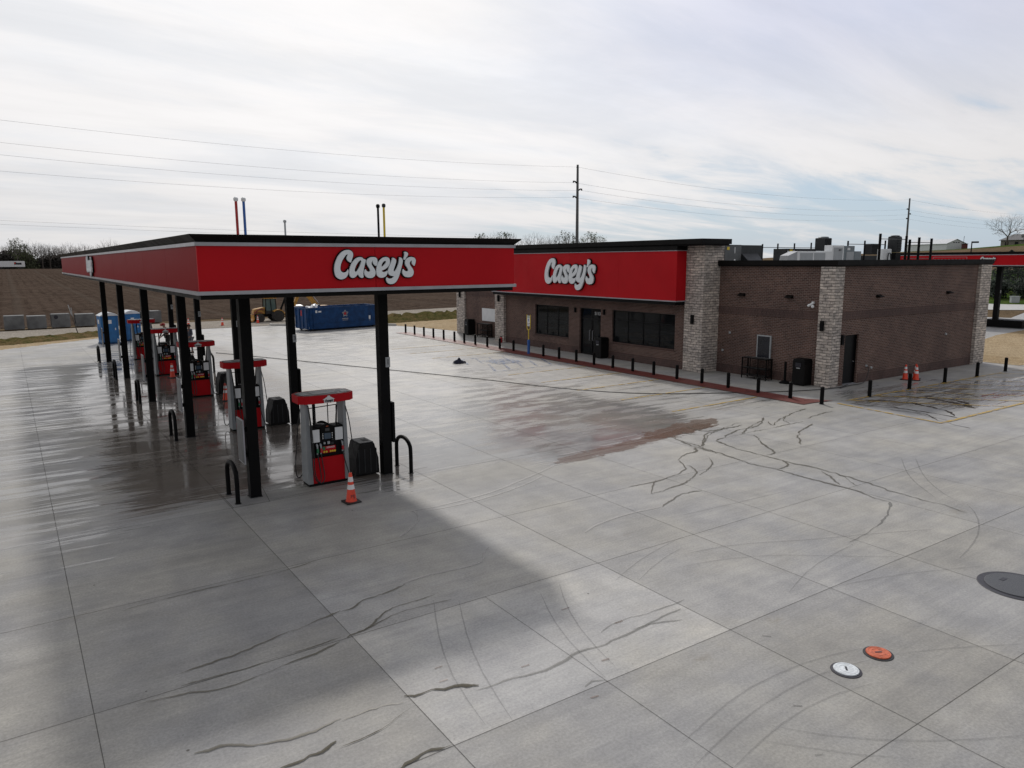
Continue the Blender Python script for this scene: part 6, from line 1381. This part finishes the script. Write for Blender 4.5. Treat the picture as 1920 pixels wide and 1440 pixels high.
# far buildings
def gable(name, px0, px1, D, zb, he, hr, depth, wallm, roofm, lab, cat, windows=()):
    x0, y0 = azp(px0, D); x1, y1 = azp(px1, D); L = math.hypot(x1-x0, y1-y0); rz = math.atan2(y1-y0, x1-x0)
    o = thing(name, (x0, y0, zb), lab, cat, rz=rz); B = MB(); B.box(0, L, 0, depth, -1.5, he)
    B.build('wall', wallm, o); return o, L
x0, y0 = azp(1690, 268); x1, y1 = azp(1763, 255); L = math.hypot(x1-x0, y1-y0); rz = math.atan2(y1-y0, x1-x0)
o = thing('metal_barn', (x0, y0, 7.2), 'white metal barn with gabled end on the hillside', 'barn', rz=rz)
dp = 6.4; M_barn = mat('white barn cladding', (.62, .64, .66), .6, var=.06)
B = MB(); B.box(0, L, 0, dp, -1, 2.75); B.extr([(0, 2.75), (dp, 2.75), (dp/2, 4.05)], 'x', L-.1, L); B.extr([(0, 2.75), (dp, 2.75), (dp/2, 4.05)], 'x', 0, .1); B.build('wall', M_barn, o)
B = MB(); B.hexa([(-.2, -.25, 2.70), (L+.2, -.25, 2.70), (L+.2, dp/2, 4.08), (-.2, dp/2, 4.08)], [(-.2, -.25, 2.80), (L+.2, -.25, 2.80), (L+.2, dp/2, 4.18), (-.2, dp/2, 4.18)]); B.hexa([(-.2, dp/2, 4.08), (L+.2, dp/2, 4.08), (L+.2, dp+.25, 2.70), (-.2, dp+.25, 2.70)], [(-.2, dp/2, 4.18), (L+.2, dp/2, 4.18), (L+.2, dp+.25, 2.80), (-.2, dp+.25, 2.80)]); B.build('roof', mat('pale metal roof', (.45, .47, .50), .5), o)
B = MB(); B.box(L+.001, L+.05, 1.6, 2.6, .0, .8); B.build('door', M_digit, o); B = MB()
for k in range(3): B.box(L+.001, L+.04, 2.1+k*.8, 2.55+k*.8, 3.0, 3.3)
B.build('gable_lettering', M_dgrey, o)
x, y = azp(1796, 256); o = thing('red_shed', (x, y, 7.6), 'small dark red shed at the right end of the white barn', 'shed', rz=-1.0)
B = MB(); B.box(-.7, .7, -.6, .6, -1, 2.2); B.build('wall', mat('dark red boards', (.12, .03, .025), .8), o); B = MB(); B.box(-.8, .8, -.7, .7, 2.2, 2.35); B.build('roof', M_dgrey, o)
x, y = azp(1793, 250); o = thing('antenna_mast', (x, y, 7.8), 'thin antenna mast between the white barn and the red shed', 'antenna'); B = MB(); B.cyl((0, 0, 0), (.3, 0, 4.1), .05, n=6); B.build('mast', M_dgrey, o); B = MB(); B.tube([(.3, 0, 4.1), (.6, 0, 3.9)], .04, 6); B.build('aerial', M_dgrey, o)
x0, y0 = azp(1862, 266); x1, y1 = azp(1935, 262); L = math.hypot(x1-x0, y1-y0); rz = math.atan2(y1-y0, x1-x0)
o = thing('hill_house', (x0, y0, 9.0), 'grey gabled house behind the big bare tree on the hill', 'house', rz=rz); dp = 8
M_hw = mat('beige siding', (.20, .18, .16), .8); M_hr = mat('grey shingles', (.13, .13, .135), .8)
B = MB(); B.box(0, L, 0, dp, -2, 1.9); B.build('wall', M_hw, o)
B = MB(); B.hexa([(-.4, -.4, 1.85), (L+.4, -.4, 1.85), (L+.4, dp/2, 3.6), (1.6, dp/2, 3.6)], [(-.4, -.4, 1.97), (L+.4, -.4, 1.97), (L+.4, dp/2, 3.72), (1.6, dp/2, 3.72)]); B.hexa([(1.6, dp/2, 3.6), (L+.4, dp/2, 3.6), (L+.4, dp+.4, 1.85), (-.4, dp+.4, 1.85)], [(1.6, dp/2, 3.72), (L+.4, dp/2, 3.72), (L+.4, dp+.4, 1.97), (-.4, dp+.4, 1.97)]); B.build('roof', M_hr, o)
for k in range(4): B = MB(); B.box(1.2+k*2.6, 2.1+k*2.6, -.05, -.001, .3, 1.4); B.build('window', M_solidglass, o)
B = MB(); B.box(6.9, 8.2, -.06, -.001, -1, 1.5); B.build('garage_door', M_dgrey, o)
x, y = azp(1809, 120); z = float(hill_z(np.array(x), np.array(y))); o = thing('street_lamp', (x, y, z), 'dark street lamp with flat head right of the white barn', 'street lamp', rz=-1.1)
B = MB(); B.cyl((0, 0, 0), (0, 0, 7.85-z), .10, .07, 8); B.build('pole', M_cornice, o); B = MB(); B.box(-.05, .80, -.16, .16, 7.65-z, 7.87-z); B.build('lamp_head', M_cornice, o, bevel=.02)
# semi trailer on the far road
x0, y0 = azp(7, 438); x1, y1 = azp(60, 438); L = math.hypot(x1-x0, y1-y0); o = thing('semi_trailer', (x0, y0, fz(30, 438)+.1), 'white semi trailer parked before the far left tree line', 'trailer', rz=math.atan2(y1-y0, x1-x0))
B = MB(); B.box(0, L, 0, 2.6, .95, 3.75); B.build('box_body', M_refl, o); B = MB(); B.box(L*.62, L*.70, -.03, -.001, 2.0, 3.2); B.box(L*.70, L*.88, -.03, -.001, 2.0, 2.9); B.build('side_logo', M_digit, o); B = MB(); B.box(L*.63, L*.67, -.04, -.031, 2.4, 3.1); B.build('logo_accent', M_orange, o)
B = MB()
for x in (L*.08, L*.16, L*.82, L*.9): B.cyl((x, 0, .45), (x, .3, .45), .48, n=16)
B.build('wheel', M_tyre, o); B = MB(); B.box(.2, L-.2, .6, 2.0, .8, .95); B.build('frame_rail', M_black, o)
# utility poles and wires
def upole(px, D, lab, low=False):
    x, y = azp(px, D); o = thing('utility_pole', (x, y, 0), lab, 'utility pole', 'utility poles'); B = MB(); B.cyl((0, 0, 0), (0, 0, 22.75), .36, .20, 10); B.build('pole', M_galv, o, smooth=True)
    for z, s in ((19.5, -1), (18.2, 1), (16.85, -1)): B = MB(); B.tube([(s*.15, 0, z), (s*.6, 0, z+.28), (s*.98, 0, z+.30), (s*1.0, 0, z+.02)], .13, 6); B.build('crossarm', M_dgrey, o)
    B = MB(); B.lathe((-.2, 0, 22.2), [(.06, 0), (.09, .1), (.05, .2)], 8); B.build('insulator', M_dgrey, o)
    if low:
        B = MB(); B.box(-.9, 1.3, -.06, .06, 8.65, 8.80); B.tube([(.4, 0, 8.0), (1.0, 0, 8.65)], .05, 6); B.build('crossarm', M_dgrey, o)
        for k, x_ in enumerate((-.8, .55, 1.2)): B = MB(); B.cyl((x_, 0, 8.8), (x_, 0, 9.05), .06, n=8); B.build('insulator', M_dgrey, o)
    return o
u1 = upole(1081, 140, 'nearer tall grey utility pole above the store fascia', True); u2 = upole(1688, 246, 'farther utility pole above the roof equipment')
P1 = Vector(u1.location); P2 = Vector(u2.location); dline = (P2-P1)
P0 = P1-dline*1.02; P0.z = 0; P3 = P2+dline
def wire(a, b_, sag, lab, r=.012, n=28):
    pts = [tuple(a.lerp(b_, t)-Vector((0, 0, sag*4*t*(1-t)))) for t in [i/n for i in range(n+1)]]; B = MB(); B.tube(pts, r, 4); return tag(B.build('power_line', mat('wire', (.12, .12, .13), .5)), lab, 'power line', 'power lines between the utility poles')
nm = ['topmost', 'second', 'third', 'lowest']
for k, (dx, z) in enumerate(((-.2, 22.35), (-1.0, 19.55), (1.0, 18.25), (-1.0, 16.95))):
    e = Vector((dx, 0, z)); za = [1.4, 2.0, 1.8, 1.2][k]
    for a, b_, w, sg in ((P0+Vector((0, 0, za)), P1, 'left of the nearer pole', 2.2), (P1, P2, 'between the two poles', 2.0), (P2, P3, 'right of the farther pole', 1.5)): wire(a+e, b_+e, sg, '%s power line %s' % (nm[k], w), .016 if w[0] != 'l' else .013)
for k in range(2): wire(Vector((-60, 210, 17.5-k*.9)), Vector((130, 215, 13.6-k*.9)), 1.0, ['upper', 'lower'][k]+' thin line crossing low over the far left trees', .022)
